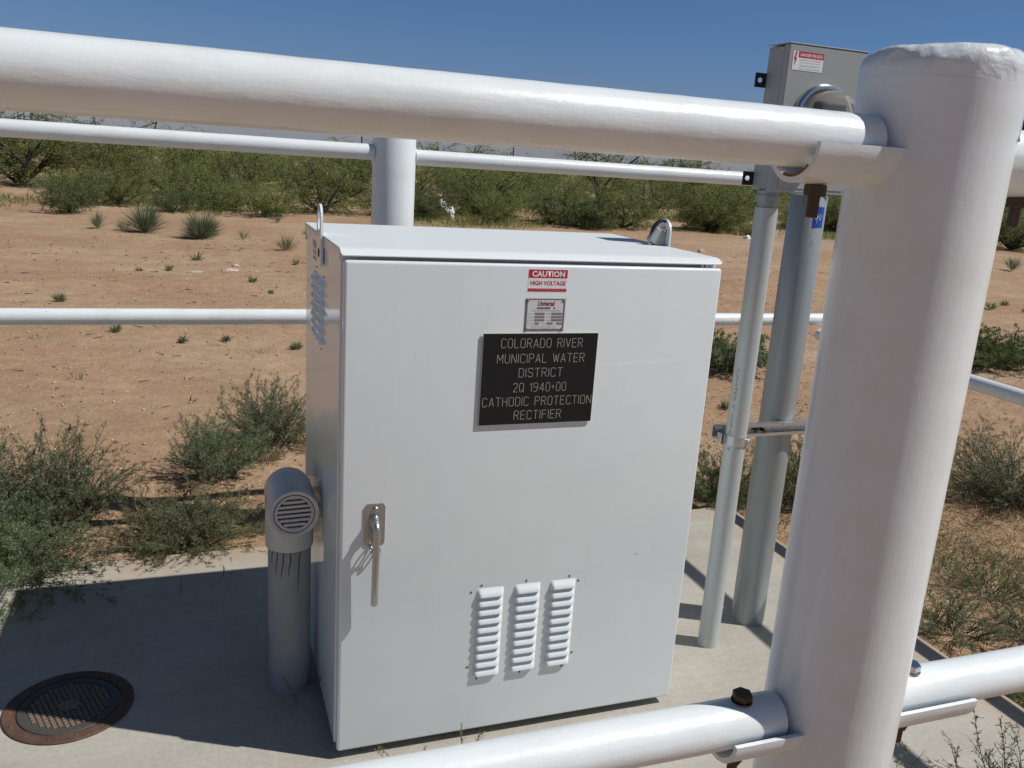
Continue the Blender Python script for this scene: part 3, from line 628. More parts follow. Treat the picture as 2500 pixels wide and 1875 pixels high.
# ================================================================== FRONT FENCE (post with saddles, loose rails)
FY = -1.162; PX, PR = 0.465, 0.0845; ZT, ZB_ = 1.592, 0.880; RR = 0.0302
PY = FY
post = thing('fence_post', 'thick white painted steel pipe post with lumpy paint on its cap, nearest the viewer', 'fence post', (PX, PY, 0))
n = 128; bm = B(); prof = [(PR, -0.15), (PR, 0.0), (PR, 0.4), (PR, 0.8), (PR, 1.2), (PR, 1.5), (PR, 1.60)]+[(PR+0.0018*k/6, 1.60+0.01*k) for k in range(1, 7)]
lathe(bm, prof, (PX, PY, 0), n, cap=False); obj('pipe', bm, M_post, post, smooth=True)
bm = B(); nr = 30; prof = []
for k in range(nr+1):
    t = k/nr
    if t < 0.25: prof.append((PR+0.0016+0.0004*t, 1.655+(t/0.25)*0.016))
    elif t < 0.70: a_ = (t-0.25)/0.45*math.pi/2; prof.append((PR+0.0017-0.024*(1-math.cos(a_)), 1.671+0.024*math.sin(a_)))
    else: u_ = (t-0.70)/0.30; prof.append(((PR-0.0223)*(1-u_)+0.001*u_, 1.695+0.006*math.sin(u_*math.pi/2)))
rings = lathe(bm, prof, (PX, PY, 0), 160)
from mathutils import noise as mno
for i, ring in enumerate(rings):
    wgt = min(1, max(0, (i-6)/8.0))
    for v in ring:
        d = Vector((v.co.x-PX, v.co.y-PY, 0.4*(v.co.z-1.66))).normalized() if i < nr-3 else Vector((0, 0, 1))
        nn_ = mno.noise(v.co*55)*0.0020 + mno.noise(v.co*120+Vector((5, 2, 1)))*0.0012 + abs(mno.noise(v.co*26))*-0.0035+0.001
        lip = math.exp(-((i-15)/4.0)**2)*0.0022*(0.5+mno.noise(Vector((v.co.x*40, v.co.y*40, 1))))
        v.co += d*(nn_*wgt+lip) + Vector((0, 0, 1))*(mno.noise(v.co*24+Vector((9, 9, 9)))*0.0035*wgt)
obj('cap', bm, M_cap, post, smooth=True)
# a thin raised drip line of paint below the cap
bm = B()
sweep(bm, [(PX+(PR+.0005)*math.cos(R(a)), PY+(PR+.0005)*math.sin(R(a)), z) for a, z in ((-48, 1.652), (-49, 1.640), (-51, 1.628), (-53, 1.618), (-54, 1.610), (-56, 1.604))], [0.0008, .001, .0008, .0009, .0010, .0022], 8)
obj('paint_drip', bm, M_cap, post, smooth=True)
def saddle(x0, x1, zc, post_side):
    """half-round cradle of split pipe welded to the post, open at the top"""
    bm = B(); ro, ri = 0.0425, 0.0365; na, nx_ = 28, 10; zc2 = zc-0.0036
    def pt(x, a, r_): return bm.verts.new((x, FY+r_*math.cos(a), zc2+r_*math.sin(a)))
    xs_ = np.linspace(x0, x1, nx_+1); O, I = [], []
    for i, x in enumerate(xs_):
        O.append([pt(x, math.pi+math.pi*k/na, ro) for k in range(na+1)]); I.append([pt(x, math.pi+math.pi*k/na, ri) for k in range(na+1)])
    for i in range(nx_):
        for k in range(na):
            bm.faces.new((O[i][k], O[i][k+1], O[i+1][k+1], O[i+1][k])); bm.faces.new((I[i][k+1], I[i][k], I[i+1][k], I[i+1][k+1]))
        bm.faces.new((O[i][0], O[i+1][0], I[i+1][0], I[i][0])); bm.faces.new((O[i+1][na], O[i][na], I[i][na], I[i+1][na]))
    for i in (0, nx_):
        for k in range(na): bm.faces.new((O[i][k], O[i][k+1], I[i][k+1], I[i][k]))
    return obj('saddle', bm, M_rail, post, smooth=True, sharp=40)
def bolt_set(parent, x, zc, top, mt, head=True):
    if head:
        bm = B(); lathe(bm, [(0.0135, 0), (0.0135, 0.002)], (x, FY, zc+RR-0.0008), 20); hexnut(bm, (x, FY, zc+RR+0.0065), 0.0128, 0.010)
        obj('bolt_head', bm, mt, parent)
    bm = B(); hexnut(bm, (x, FY, zc-0.0462-0.0060), 0.0118, 0.012, rot=0.5); obj('nut', bm, M_bolt, parent)
    bm = B(); lathe(bm, [(0.0066, 0), (0.0066, -0.033), (0.0055, -0.035)], (x, FY, zc-0.0464), 14); obj('stud', bm, M_bolt, parent)
xL, xR = PX-PR, PX+PR
saddle(0.283, xL+0.012, ZT, -1); saddle(xR-0.012, xR+0.150, ZT, 1); saddle(0.292, xL+0.012, ZB_, -1); saddle(xR-0.012, xR+0.130, ZB_, 1)
bolt_set(post, 0.318, ZT, True, M_bolt, head=False); bolt_set(post, 0.322, ZB_, False, M_bolt)
bolt_set(post, xR+0.062, ZT, True, M_bolt); bolt_set(post, xR+0.044, ZB_, False, M_zinc)
# rust bleeding where rail and cradle touch
bm = B(); sweep(bm, [(0.2835, FY-0.0360*math.cos(a), ZT-0.0036-0.0352*math.sin(a)) for a in np.linspace(0.7, 1.9, 9)], 0.0016, 6); obj('rust_line', bm, M_rust, post)
def rail_x(name, x0, x1, y, z, r_, m, parent=None, seed=0, n=40, wob=0.0006):
    bm = B(); N = max(4, int(abs(x1-x0)/0.03)); pts = []; rd = []
    for i in range(N+1):
        x = x0+(x1-x0)*i/N; pts.append((x, y+wob*mno.noise(Vector((x*6, seed, 0))), z+wob*mno.noise(Vector((x*6, seed, 5))))); rd.append(r_*(1+0.012*mno.noise(Vector((x*25, seed, 9)))))
    sweep(bm, pts, rd, n); return obj(name, bm, m, parent, smooth=True, sharp=50)
def top_rail(x0, x1, z, label, seed):
    return tag(rail_x('pipe_rail', x0, x1, FY, z, RR, M_rail, seed=seed), label, 'rail', 'removable front fence rails')
top_rail(-3.2, xL-0.004, ZT, 'long white pipe rail crossing in front of the sky, left of the near post', 1)
top_rail(xR+0.004, 3.4, ZT, 'short visible stub of white top rail at the far right of the near post', 2)
top_rail(-3.2, xL-0.006, ZB_, 'white lower pipe rail with dark bolt head, passing in front of the cabinet foot', 3)
top_rail(xR+0.004, 3.4, ZB_, 'white lower pipe rail with shiny bolt, right of the near post', 4)

# ================================================================== BACK AND RIGHT FENCE (welded: one thing each)
BY = 1.50; BX = 0.433; RXF = 2.59
bf = thing('pipe_fence', 'white welded pipe fence with one post and two rails, behind the cabinet', 'fence', (BX, BY, 0))
bm = B(); lathe(bm, [(0.0842, -0.1), (0.0842, 0.5), (0.0842, 1.2), (0.0842, 1.60), (0.080, 1.615), (0.06, 1.624)], (BX, BY, 0), 64); obj('post', bm, M_post, bf, smooth=True, sharp=50)
for x0, x1, z0 in ((-3.4, BX-0.0835, 1.545), (BX+0.0835, RXF+0.03, 1.536)):
    rail_x('rail', x0, x1, BY, z0, RR, M_rail, bf, seed=x0)
for x0, x1, z0 in ((-3.4, BX-0.0835, 0.897), (BX+0.0835, RXF+0.03, 0.885)):
    rail_x('rail', x0, x1, BY, z0, RR, M_rail, bf, seed=x0+9)
for xx, zz in ((BX-0.084, 1.545), (BX+0.084, 1.536), (BX-0.084, 0.897), (BX+0.084, 0.885)):
    bm = B(); t = np.linspace(0, 2*math.pi, 31); sweep(bm, [(xx, BY+0.0305*math.cos(a), zz+0.0305*math.sin(a)) for a in t], 0.0035, 8, cap=False); obj('weld_bead', bm, M_cap, bf, smooth=True)
rf = thing('pipe_fence', 'white pipe fence side running away at the far right, beyond the near post', 'fence', (RXF, 0.2, 0))
for z in (1.536, 0.812):
    bm = B(); N = 40; sweep(bm, [(RXF, -2.4+(BY-0.02+2.4)*i/N, z+0.0006*mno.noise(Vector((i*.5, z, 1)))) for i in range(N+1)], RR, 32); obj('rail', bm, M_rail, rf, smooth=True, sharp=50)
bm = B(); lathe(bm, [(0.0842, -0.1), (0.0842, 1.60), (0.06, 1.62)], (RXF, -2.45, 0), 48); obj('post', bm, M_post, rf, smooth=True, sharp=50)

# ================================================================== METER POST, CONDUIT, METER BOX
GX, GY = 1.535, 0.381
gp = thing('galvanised_post', 'thick grey galvanised pipe post with a blue sticker, carrying the meter box', 'post', (GX, GY, 0))
bm = B(); lathe(bm, [(0.0572, -0.1), (0.0572, 0.3), (0.0572, 0.9), (0.0572, 1.50), (0.055, 1.503)], (GX, GY, 0), 64); obj('pipe', bm, M_galv, gp, smooth=True, sharp=50)
bm = B()   # curved blue sticker wrapped on the pipe
def wrap(bm, a0, a1, z0, z1, r_, n_=10):
    lo = [bm.verts.new((GX+r_*math.cos(R(a0+(a1-a0)*i/n_)), GY+r_*math.sin(R(a0+(a1-a0)*i/n_)), z0)) for i in range(n_+1)]
    hi = [bm.verts.new((v.co.x, v.co.y, z1)) for v in lo]
    for i in range(n_): bm.faces.new((lo[i], lo[i+1], hi[i+1], hi[i]))
wrap(bm, -108, -66, 1.405, 1.470, 0.0577); stk = obj('sticker', bm, M_blue, gp)
bm = B()
for pth in ([(-101, 1.449), (-101, 1.436), (-98, 1.431), (-93, 1.434)], [(-93, 1.449), (-93, 1.420)], [(-93, 1.436), (-88, 1.440)], [(-85, 1.450), (-85, 1.430), (-79, 1.432), (-77, 1.446)]):
    sweep(bm, [(GX+0.0579*math.cos(R(a)), GY+0.0579*math.sin(R(a)), z) for a, z in pth], 0.0010, 6)
obj('logo', bm, M_white, stk)
cd = thing('conduit', 'slim pale grey electrical conduit running from the slab up into the meter box', 'conduit', (1.293, 0.262, 0))
CX, CY = 1.298, 0.268
bm = B(); lathe(bm, [(0.0338, -0.05), (0.0338, 0.5), (0.0338, 1.0), (0.0338, 1.462), (0.032, 1.463)], (CX, CY, 0), 48); obj('pipe', bm, M_cond, cd, smooth=True, sharp=50)
bm = B(); lathe(bm, [(0.0295, 1.460), (0.0295, 1.478), (0.037, 1.479), (0.037, 1.498), (0.033, 1.499), (0.033, 1.512)], (CX, CY, 0), 32); obj('hub_fitting', bm, M_galv, cd, smooth=True, sharp=30)
def vtext(txt, cx_, cy_, r_, ang, z0, z1, hgt, material, parent):
    me_ = text_mesh(txt, 0, z1-z0, -hgt/2, hgt/2, 0, bold=0.01)
    for v in me_.vertices:
        a_ = R(ang) + v.co.z/r_; z = z1 - v.co.x; v.co = Vector((cx_+(r_+.0004)*math.cos(a_), cy_+(r_+.0004)*math.sin(a_), z))
    return obj('printed_marking', me_, material, parent)
vtext('CANTEX 2" CONDUIT', CX, CY, 0.0338, -158, 0.70, 0.97, 0.0095, M_plategrey, cd)
# strut channel across post and conduit
stt = thing('strut_channel', 'short horizontal slotted steel strut channel bolted across the galvanised post', 'bracket', (1.45, 0.303, 0.748))
bm = B(); x0, x1 = 1.245, 1.640; y0, y1, z0, z1 = 0.300, 0.323, 0.727, 0.768; th = 0.0027
box(bm, x0, x1, y1-th, y1, z0, z1); box(bm, x0, x1, y0, y1-th, z1-th, z1); box(bm, x0, x1, y0, y1-th, z0, z0+th)
box(bm, x0, x1, y0, y0+th, z1-th-0.007, z1-th); box(bm, x0, x1, y0, y0+th, z0+th, z0+th+0.007)
obj('channel', bm, M_strut, stt)
bm = B(); lathe(bm, [(0.0062, 0), (0.0062, -0.022), (0.005, -0.023)], (1.432, 0.320, 0.745), 12, 'Y'); hexnut(bm, (1.405, 0.312, 0.748), 0.009, 0.006, 'Y'); obj('bolt', bm, M_bolt, stt)
bm = B()   # conduit strap
zs0, zs1 = 0.718, 0.750; ring_o = [(CX+0.0368*math.cos(R(a)), CY+0.0368*math.sin(R(a))) for a in range(-215, 26, 12)]; ring_i = [(CX+0.0341*math.cos(R(a)), CY+0.0341*math.sin(R(a))) for a in range(-215, 26, 12)]
for i in range(len(ring_o)-1):
    q_ = [bm.verts.new((*ring_o[i], zs0)), bm.verts.new((*ring_o[i+1], zs0)), bm.verts.new((*ring_o[i+1], zs1)), bm.verts.new((*ring_o[i], zs1))]; bm.faces.new(q_)
    t_ = [bm.verts.new((*ring_i[i], zs1)), bm.verts.new((*ring_i[i+1], zs1)), bm.verts.new((*ring_o[i+1], zs1)), bm.verts.new((*ring_o[i], zs1))]; bm.faces.new(t_)
    t_ = [bm.verts.new((*ring_i[i], zs0)), bm.verts.new((*ring_i[i+1], zs0)), bm.verts.new((*ring_o[i+1], zs0)), bm.verts.new((*ring_o[i], zs0))]; bm.faces.new(t_)
bmesh.ops.remove_doubles(bm, verts=bm.verts[:], dist=0.0001)
strap = thing('pipe_clamp', 'bright metal strap clamp holding the conduit to the strut channel', 'clamp', (CX, CY, 0.734))
obj('strap', bm, M_strut, strap, smooth=True, sharp=40)
bm = B(); box(bm, CX+0.018, CX+0.034, CY-0.030, CY-0.0265, zs0, zs1); obj('strap_ear', bm, M_strut, strap); bm = B(); box(bm, CX-0.046, CX-0.030, CY+0.004, CY+0.007, zs0, zs1); box(bm, CX-0.046, CX-0.043, CY+0.004, CY+0.034, zs0, zs1); obj('strap_ear', bm, M_strut, strap)
bm = B(); lathe(bm, [(0.010, 0.003), (0.010, -0.002), (0.006, -0.003), (0.006, -0.008)], (CX+0.026, CY-0.031, 0.734), 16, 'Y'); hexnut(bm, (CX+0.026, CY-0.036, 0.734), 0.0085, 0.005, 'Y'); obj('screw', bm, M_zinc, strap)
# meter box
mb = thing('meter_box', 'grey electric meter box with a round glass meter and red danger sticker', 'meter box', (1.385, 0.27, 1.515))
bx0, bx1, by0, by1, bz0, bz1 = 1.272, 1.545, 0.222, 0.322, 1.512, 1.916
bm = B(); box(bm, bx0, bx1, by0+0.026, by1, bz0, bz1-0.003, 0.003, 1); mbody = obj('housing', bm, M_box, mb)
bm = B(); box(bm, bx0-0.0022, bx1+0.0022, by0, by0+0.0255, bz0-0.0022, bz1+0.001, 0.003, 1); mcov = obj('cover', bm, M_box, mb)
bm = B(); box(bm, bx0-0.0024, bx1+0.0024, by0-0.0015, by1, bz1+0.0015, bz1+0.0040, 0.001, 1); obj('rain_hood', bm, M_box, mb)
bm = B(); box(bm, bx0+0.02, bx1-0.02, by0-0.0022, by0+0.0002, bz0+0.010, bz0+0.062, 0.001, 1); obj('latch_plate', bm, M_box, mcov)
mc = (1.403, by0, 1.722)
bm = B(); lathe(bm, [(0.096, 0.0), (0.096, -0.012), (0.091, -0.019), (0.083, -0.021), (0.081, -0.016), (0.078, -0.014)], mc, 64, 'Y', cap=False); mr = obj('meter_ring', bm, M_ring, mcov, smooth=True, sharp=35)
bm = B(); lathe(bm, [(0.0775, -0.003), (0.0775, -0.008), (0.060, -0.030)], mc, 48, 'Y'); obj('meter_face', bm, M_face, mr)
bm = B(); lathe(bm, [(0.0765, -0.014), (0.0760, -0.060), (0.070, -0.078), (0.055, -0.088), (0.02, -0.092)], mc, 48, 'Y'); obj('glass_dome', bm, M_glass, mr, smooth=True)
bm = B(); box(bm, mc[0]-0.035, mc[0]+0.035, by0-0.050, by0-0.031, mc[2]-0.02, mc[2]+0.035, 0.002, 1); obj('register', bm, M_black, mr)
# danger sticker
bm = B(); dx0, dx1, dz1, dz0 = 1.284, 1.388, 1.898, 1.848; quad(bm, dx0, dx1, dz0, dz1, by0-0.0007); dst = obj('danger_sticker', bm, M_white, mcov)
bm = B(); quad(bm, dx0+0.018, dx1, dz1-0.016, dz1, by0-0.0010); 
bm.faces.new([bm.verts.new((x, by0-0.0010, z)) for x, z in ((dx0+0.008, dz1-0.001), (dx0+0.013, dz1-0.001), (dx0+0.010, dz1-0.018), (dx0+0.014, dz1-0.018), (dx0+0.005, dz1-0.040), (dx0+0.007, dz1-0.022), (dx0+0.003, dz1-0.022))])
obj('red_band', bm, M_red, dst)
obj('lettering', text_mesh('DANGER PELIGRO', dx0+0.024, dx1-0.004, dz1-0.0125, dz1-0.004, by0-0.0013, bold=0.02), M_white, dst)
for k in range(4): obj('lettering', text_mesh(('HAZARDOUS VOLTAGE', 'WILL CAUSE SEVERE INJURY', 'TENSION PELIGROSA', 'PUEDE CAUSAR LA MUERTE')[k], dx0+0.024, dx1-0.008, dz1-0.0235-0.0078*k, dz1-0.0195-0.0078*k, by0-0.0011), M_inklt, dst)
# black mounting ears with keyholes
def ear(xi, xo, zc):
    bm = B(); z0, z1 = zc-0.020, zc+0.020; y0, y1 = by1-0.006, by1-0.002; hx = (xi*0.45+xo*0.55); hw, hh = 0.009, 0.0075
    outer = [(xi, z0), (xo, z0), (xo, z1), (xi, z1)]; hole = [(hx+hw*math.cos(t), zc+hh*math.sin(t)) for t in np.linspace(0, 2*math.pi, 16, endpoint=False)]
    L = []
    for y in (y0, y1):
        vo = [bm.verts.new((x, y, z)) for x, z in outer]; vh = [bm.verts.new((x, y, z)) for x, z in hole]; L.append((vo, vh))
        bmesh.ops.triangle_fill(bm, edges=[bm.edges.new((vo[i], vo[(i+1) % 4])) for i in range(4)]+[bm.edges.new((vh[i], vh[(i+1) % 16])) for i in range(16)], use_beauty=True)
    for a_, b_ in ((L[0][0], L[1][0]), (L[0][1], L[1][1])):
        for i in range(len(a_)): bm.faces.new((a_[i], a_[(i+1) % len(a_)], b_[(i+1) % len(a_)], b_[i]))
    obj('mounting_ear', bm, M_black, mbody)
for zc_ in (1.822, 1.543): ear(bx0-0.001, bx0-0.037, zc_); ear(bx1+0.001, bx1+0.037, zc_)
for xx_ in (1.44, 1.34):
    pass
#VEG
# ================================================================== VEGETATION
def unit(a): return a/(np.linalg.norm(a, axis=-1, keepdims=True)+1e-9)
def shrub_meshes(h, r, stems=8, br=9, tw=6, lv=16, ll=0.07, lw=0.02, seed=0, low=0.15, droop=0.02, spread=1.0):
    """woody shrub: forked stems from one base, twigs, and leaf blades along each twig"""
    global rng
    keep = rng; rng = np.random.default_rng(seed)
    wood = Veg(); fol = Veg(); segs = 7
    P0, P1, R0, R1, TP, TD, TT = [], [], [], [], [], [], []
    for s in range(stems):
        az = 2*math.pi*(s+rng.random()*0.8)/stems; out = r*(0.35+0.55*rng.random())*spread; top = h*(0.55+0.40*rng.random())
        pts = []; jx, jy = rng.normal(size=2)*0.10*r
        for k in range(segs+1):
            t = k/segs
            pts.append(np.array([math.cos(az)*out*t**0.8+jx*math.sin(t*5), math.sin(az)*out*t**0.8+jy*math.sin(t*6), top*t**0.9]))
        pts = np.array(pts); rad = 0.022*h*(1-np.arange(segs+1)/(segs+1))**0.8+0.003
        P0 += list(pts[:-1]); P1 += list(pts[1:]); R0 += list(rad[:-1]); R1 += list(rad[1:])
        for b in range(br):
            t = low+(1-low)*(b+rng.random())/br; f = t*segs; i = min(segs-1, int(f)); p = pts[i]+(pts[i+1]-pts[i])*(f-i)
            d = unit(np.array([math.cos(az), math.sin(az), 0.25])*0.5+rng.normal(size=3)*[0.8, 0.8, 0.45]); L = r*(0.28+0.30*rng.random())
            q = p+d*L; q[2] = max(0.04*h, q[2])
            P0.append(p); P1.append(q); R0.append(0.008*h); R1.append(0.003*h)
            tint0 = rng.random()*0.35+0.3+0.25*(t-0.5)
            for w in range(tw):
                u = 0.25+0.75*(w+rng.random())/tw; tp = p+(q-p)*u; td = unit(d*0.6+rng.normal(size=3)*[0.8, 0.8, 0.6]); TP.append(tp); TD.append(td*r*(0.16+0.16*rng.random())); TT.append(tint0+rng.normal()*0.08)
    wood.tubes(np.array(P0), np.array(P1), np.array(R0), np.array(R1))
    TP = np.array(TP); TD = np.array(TD); TT = np.array(TT); wood.tubes(TP, TP+TD, 0.0025*h, 0.001*h)
    N = len(TP); u = rng.random((N, lv, 1))
    P = (TP[:, None]+TD[:, None]*u+rng.normal(size=(N, lv, 3))*0.025*r).reshape(-1, 3); P[:, 2] = np.maximum(P[:, 2], 0.03)
    D = unit(unit(TD)[:, None]*0.5+rng.normal(size=(N, lv, 3))).reshape(-1, 3)
    fol.leaves(P, D, ll*(0.6+0.8*rng.random(len(P))), lw*(0.6+0.8*rng.random(len(P))), np.clip(np.repeat(TT, lv)+rng.normal(size=len(P))*0.16, 0, 1), droop)
    rng = keep
    return wood, fol
def weed(h, r, stems, tw, lv, ll, lw, seed, lean=(0, 0), up=1.0, base=0.05):
    """herbaceous weed: wiry stems rising from a crown, short side twigs, needle leaves"""
    global rng
    keep = rng; rng = np.random.default_rng(seed)
    wood = Veg(); fol = Veg(); segs = 6; A, Bq, RA, RB, TP, TD = [], [], [], [], [], []
    for s in range(stems):
        az = rng.random()*2*math.pi; rad = math.sqrt(rng.random()); out = r*rad; hh = h*(0.45+0.55*rng.random())*(1-0.40*rad**2)
        b0 = np.array([math.cos(az), math.sin(az), 0])*base*rad*2
        c1 = rng.normal(size=2)*0.15*r; pts = []
        for k in range(segs+1):
            t = k/segs; pts.append(b0+np.array([math.cos(az)*out*t**1.3*1.0+lean[0]*t**1.5+c1[0]*math.sin(3*t), math.sin(az)*out*t**1.3+lean[1]*t**1.5+c1[1]*math.sin(3*t), hh*t**(0.85/up)]))
        pts = np.array(pts); A += list(pts[:-1]); Bq += list(pts[1:]); rr = 0.0024*(1-0.8*np.arange(segs+1)/segs); RA += list(rr[:-1]); RB += list(rr[1:])
        for w in range(tw):
            t = 0.12+0.88*(w+rng.random())/tw; f = t*segs; i = min(segs-1, int(f)); p = pts[i]+(pts[i+1]-pts[i])*(f-i); dm = unit(pts[i+1]-pts[i])
            d = unit(dm*0.9+rng.normal(size=3)*0.55); L = (0.035+0.11*rng.random())*(h/0.45)*(1.15-t); TP.append(p); TD.append(d*L)
    wood.tubes(np.array(A), np.array(Bq), np.array(RA), np.array(RB)); TP = np.array(TP); TD = np.array(TD); wood.tubes(TP, TP+TD, 0.0011, 0.0004)
    N = len(TP); u = rng.random((N, lv, 1)); P = (TP[:, None]+TD[:, None]*u).reshape(-1, 3)
    D = unit(unit(TD)[:, None]*0.9+rng.normal(size=(N, lv, 3))*0.7).reshape(-1, 3)
    t0 = np.repeat(np.clip(0.45+rng.normal(size=N)*0.15, 0, 1), lv)
    fol.leaves(P, D, ll*(0.5+rng.random(len(P))), lw*(0.6+0.8*rng.random(len(P))), np.clip(t0+rng.normal(size=len(P))*0.18, 0, 1))
    rng = keep
    return wood, fol
def tuft(h, r, n, w, seed, nseg=1):
    global rng
    keep = rng; rng = np.random.default_rng(seed); fol = Veg()
    az = rng.random(n)*2*math.pi; el = np.arccos(rng.random(n)**0.7*0.95); L = h*(0.6+0.5*rng.random(n))*(0.75+0.25*np.cos(el))
    D = np.stack([np.cos(az)*np.sin(el)*min(1.6, r/h), np.sin(az)*np.sin(el)*min(1.6, r/h), np.cos(el)+0.12], -1)
    P = np.stack([np.cos(az)*0.05*r, np.sin(az)*0.05*r, np.zeros(n)], -1)
    fol.leaves(P, D, L, w, np.clip(0.5+rng.normal(size=n)*0.22, 0, 1), bend=0.06)
    rng = keep
    return fol
def plant(name, label, cat, loc, wood, fol, mw, mf, group=None, stem='stem', leaf='foliage', z=None):
    z0 = gz(loc[0], loc[1]) if z is None else z
    t = thing(name, label, cat, (0, 0, 0), group)
    if wood: obj(stem, wood.mesh(stem), mw, t)
    obj(leaf, fol.mesh(leaf), mf, t); t.location = (loc[0], loc[1], z0); return t
def clone(src, loc, label, rot=0, sc=(1, 1, 1), group=None, z=None):
    c = src.copy(); col.objects.link(c); c.location = (loc[0], loc[1], gz(loc[0], loc[1]) if z is None else z); c.rotation_euler = (0, 0, rot); c.scale = sc; c['label'] = label
    if group: c['group'] = group
    for ch in src.children:
        d = ch.copy(); col.objects.link(d); d.parent = c
    return c
# --- distant brush line: individual mesquites and shrubs
LB = 'mesquites and shrubs of the brush line'
protos = []
SP = [(2.2, 1.5, 9, 10, 7, 20, .075, .016, 'm'), (1.9, 1.5, 8, 10, 7, 21, .070, .016, 'm'), (1.5, 1.3, 9, 9, 7, 21, .065, .016, 'm'), (0.9, 0.95, 9, 8, 6, 20, .055, .014, 'd'), (0.75, 0.85, 9, 8, 6, 18, .055, .014, 'm'), (1.7, 1.2, 7, 8, 5, 12, .075, .017, 'm')]
used = set()
def brush(k, x, y, h, rw, label, cat='shrub', name='mesquite_shrub'):
    H, Rr, st_, br, tw, lv, ll, lw, mt = SP[k]
    if k not in used:
        wood, fol = shrub_meshes(H, Rr, st_, br, tw, lv, ll, lw, seed=100+k, low=0.12 if k != 5 else 0.35)
        t = plant(name, label, cat, (x, y), wood, fol, M_wood, M_mesq if mt == 'm' else M_mesqd, LB); used.add(k); protos.append((k, t))
    else:
        src = [p for kk, p in protos if kk == k][0]; t = clone(src, (x, y), label, rot=rnd.random()*6.28, group=LB); t.name = name
    s = h/H; q_ = rw/Rr; t.scale = (q_, q_, s)
    return t
brush(0, -4.75, 25.7, 2.6, 2.0, 'tall dark mesquite with bare trunks at the left edge, poking above the back rail', 'tree', 'mesquite_tree')
brush(3, -2.66, 17.7, 0.72, 0.62, 'round dark green bush alone at the sand edge, far left')
brush(0, -2.5, 29.3, 2.2, 1.9, 'mesquite behind the round dark bush at far left')
brush(2, -1.0, 25.1, 1.7, 1.5, 'mesquite standing right of the tall trunked one, left of the yuccas')
brush(4, -0.28, 22.0, 0.95, 0.9, 'low bright shrub just above the pale yucca clump')
brush(1, 0.9, 24.6, 1.6, 1.1, 'slim upright mesquite above the round yucca')
brush(4, 1.35, 18.9, 0.70, 0.8, 'low green shrub at the sand edge left of the cabinet lug')
brush(2, 2.80, 20.6, 1.45, 1.3, 'bushy mesquite at the sand edge straight above the cabinet lifting lug')
brush(1, 4.7, 29.6, 1.9, 1.8, 'mesquite whose crown touches the left side of the back post')
brush(3, 5.45, 20.5, 0.85, 0.85, 'round green bush beside the white plastic, right of the back post')
brush(1, 10.4, 34.5, 2.1, 2.0, 'mesquite behind the bare clearing, between back post and the tall trees')
brush(2, 7.4, 21.5, 1.5, 1.5, 'broad mesquite right of the small sandy clearing')
brush(4, 6.77, 19.0, 0.80, 0.7, 'small shrub in front of the broad mesquite by the clearing')
brush(3, 9.39, 19.2, 0.98, 1.25, 'wide dark low bush above the cabinet roof')
brush(5, 15.4, 31.0, 2.75, 2.0, 'tallest mesquite with open branches rising above the back rail', 'tree', 'mesquite_tree')
brush(0, 14.2, 24.7, 1.75, 1.5, 'mesquite above the padlock, right of the wide dark bush')
brush(2, 13.4, 19.6, 1.45, 1.15, 'pointed green bush reaching down to the sand, right of the padlock')
brush(0, 22.5, 36.0, 2.75, 2.3, 'mesquite crown above the rail end beside the meter box', 'tree', 'mesquite_tree')
brush(4, 14.2, 18.7, 0.36, 0.55, 'small low olive bush on the sand left of the conduit top')
brush(5, 18.6, 25.4, 1.95, 1.5, 'open branched mesquite just left of the conduit top')
brush(0, 22.3, 17.2, 1.45, 1.9, 'dark rounded mesquite at the right edge beyond the near post')
brush(1, 25.5, 21.0, 1.7, 2.0, 'mesquite behind the dark rounded one at the right edge')
many = 'one of the many alike mesquite shrubs filling the brush line'
rr3 = random.Random(21)
for i in range(80):
    # fill the band between the sand edge and the far thicket
    y = 19.5+19*rr3.random()**1.1; x = -0.3604*0+(-0.30+0.0)+ (y+1.95)*(-0.26+rr3.random()*1.55) ; k = rr3.choice([0, 1, 1, 2, 2, 3, 4, 5])
    H, Rr = SP[k][0], SP[k][1]
    if i >= 74: y = 18.6+5.5*rr3.random(); x = (y+1.95)*(-0.26+rr3.random()*1.55)-0.3
    if y < 24 and (k in (0, 1, 5)): k = rr3.choice([3, 4, 2, 4]); H, Rr = SP[k][0], SP[k][1]
    if 2.8 < x < 9.5 and y < 24 and abs(x-6.3) < 0.9: continue
    s = 0.62+0.40*rr3.random()
    brush(k, x, y, H*s*(0.90 if y < 30 else 0.92), Rr*s*1.05, many)
# --- far thicket : one mass of brush out to the horizon
def merge(plants, leaf_mat, name, label):
    pass
fw, ff = shrub_meshes(2.0, 1.6, 7, 7, 4, 9, .15, .05, seed=300)
base = [(np.concatenate(ff.v), np.concatenate(ff.f), np.concatenate(ff.t))]
fw2, ff2 = shrub_meshes(1.5, 1.4, 7, 6, 4, 9, .15, .05, seed=301); base.append((np.concatenate(ff2.v), np.concatenate(ff2.f), np.concatenate(ff2.t)))
far = Veg(); r4 = np.random.default_rng(5)
for i in range(330):
    y = 36+110*r4.random()**1.5; x = (y+1.95)*(-0.30+r4.random()*1.75); V0, F0, T0 = base[i % 2]
    a = r4.random()*6.28; s = 0.62+0.38*r4.random(); c_, s_2 = math.cos(a), math.sin(a)
    V1 = V0 @ np.array([[c_, s_2, 0], [-s_2, c_, 0], [0, 0, 1]])*[s*1.15, s*1.15, s]; V1 = V1+[x, y, gz(x, y)]
    far.v.append(V1); far.f.append(F0+far.n); far.n += len(V1); far.t.append(np.clip(T0+r4.normal()*0.12, 0, 1))
o = obj('distant_brush', far.mesh('distant_brush'), M_mesq); o['kind'] = 'stuff'; tag(o, 'far off green brush running along the horizon', 'brush')
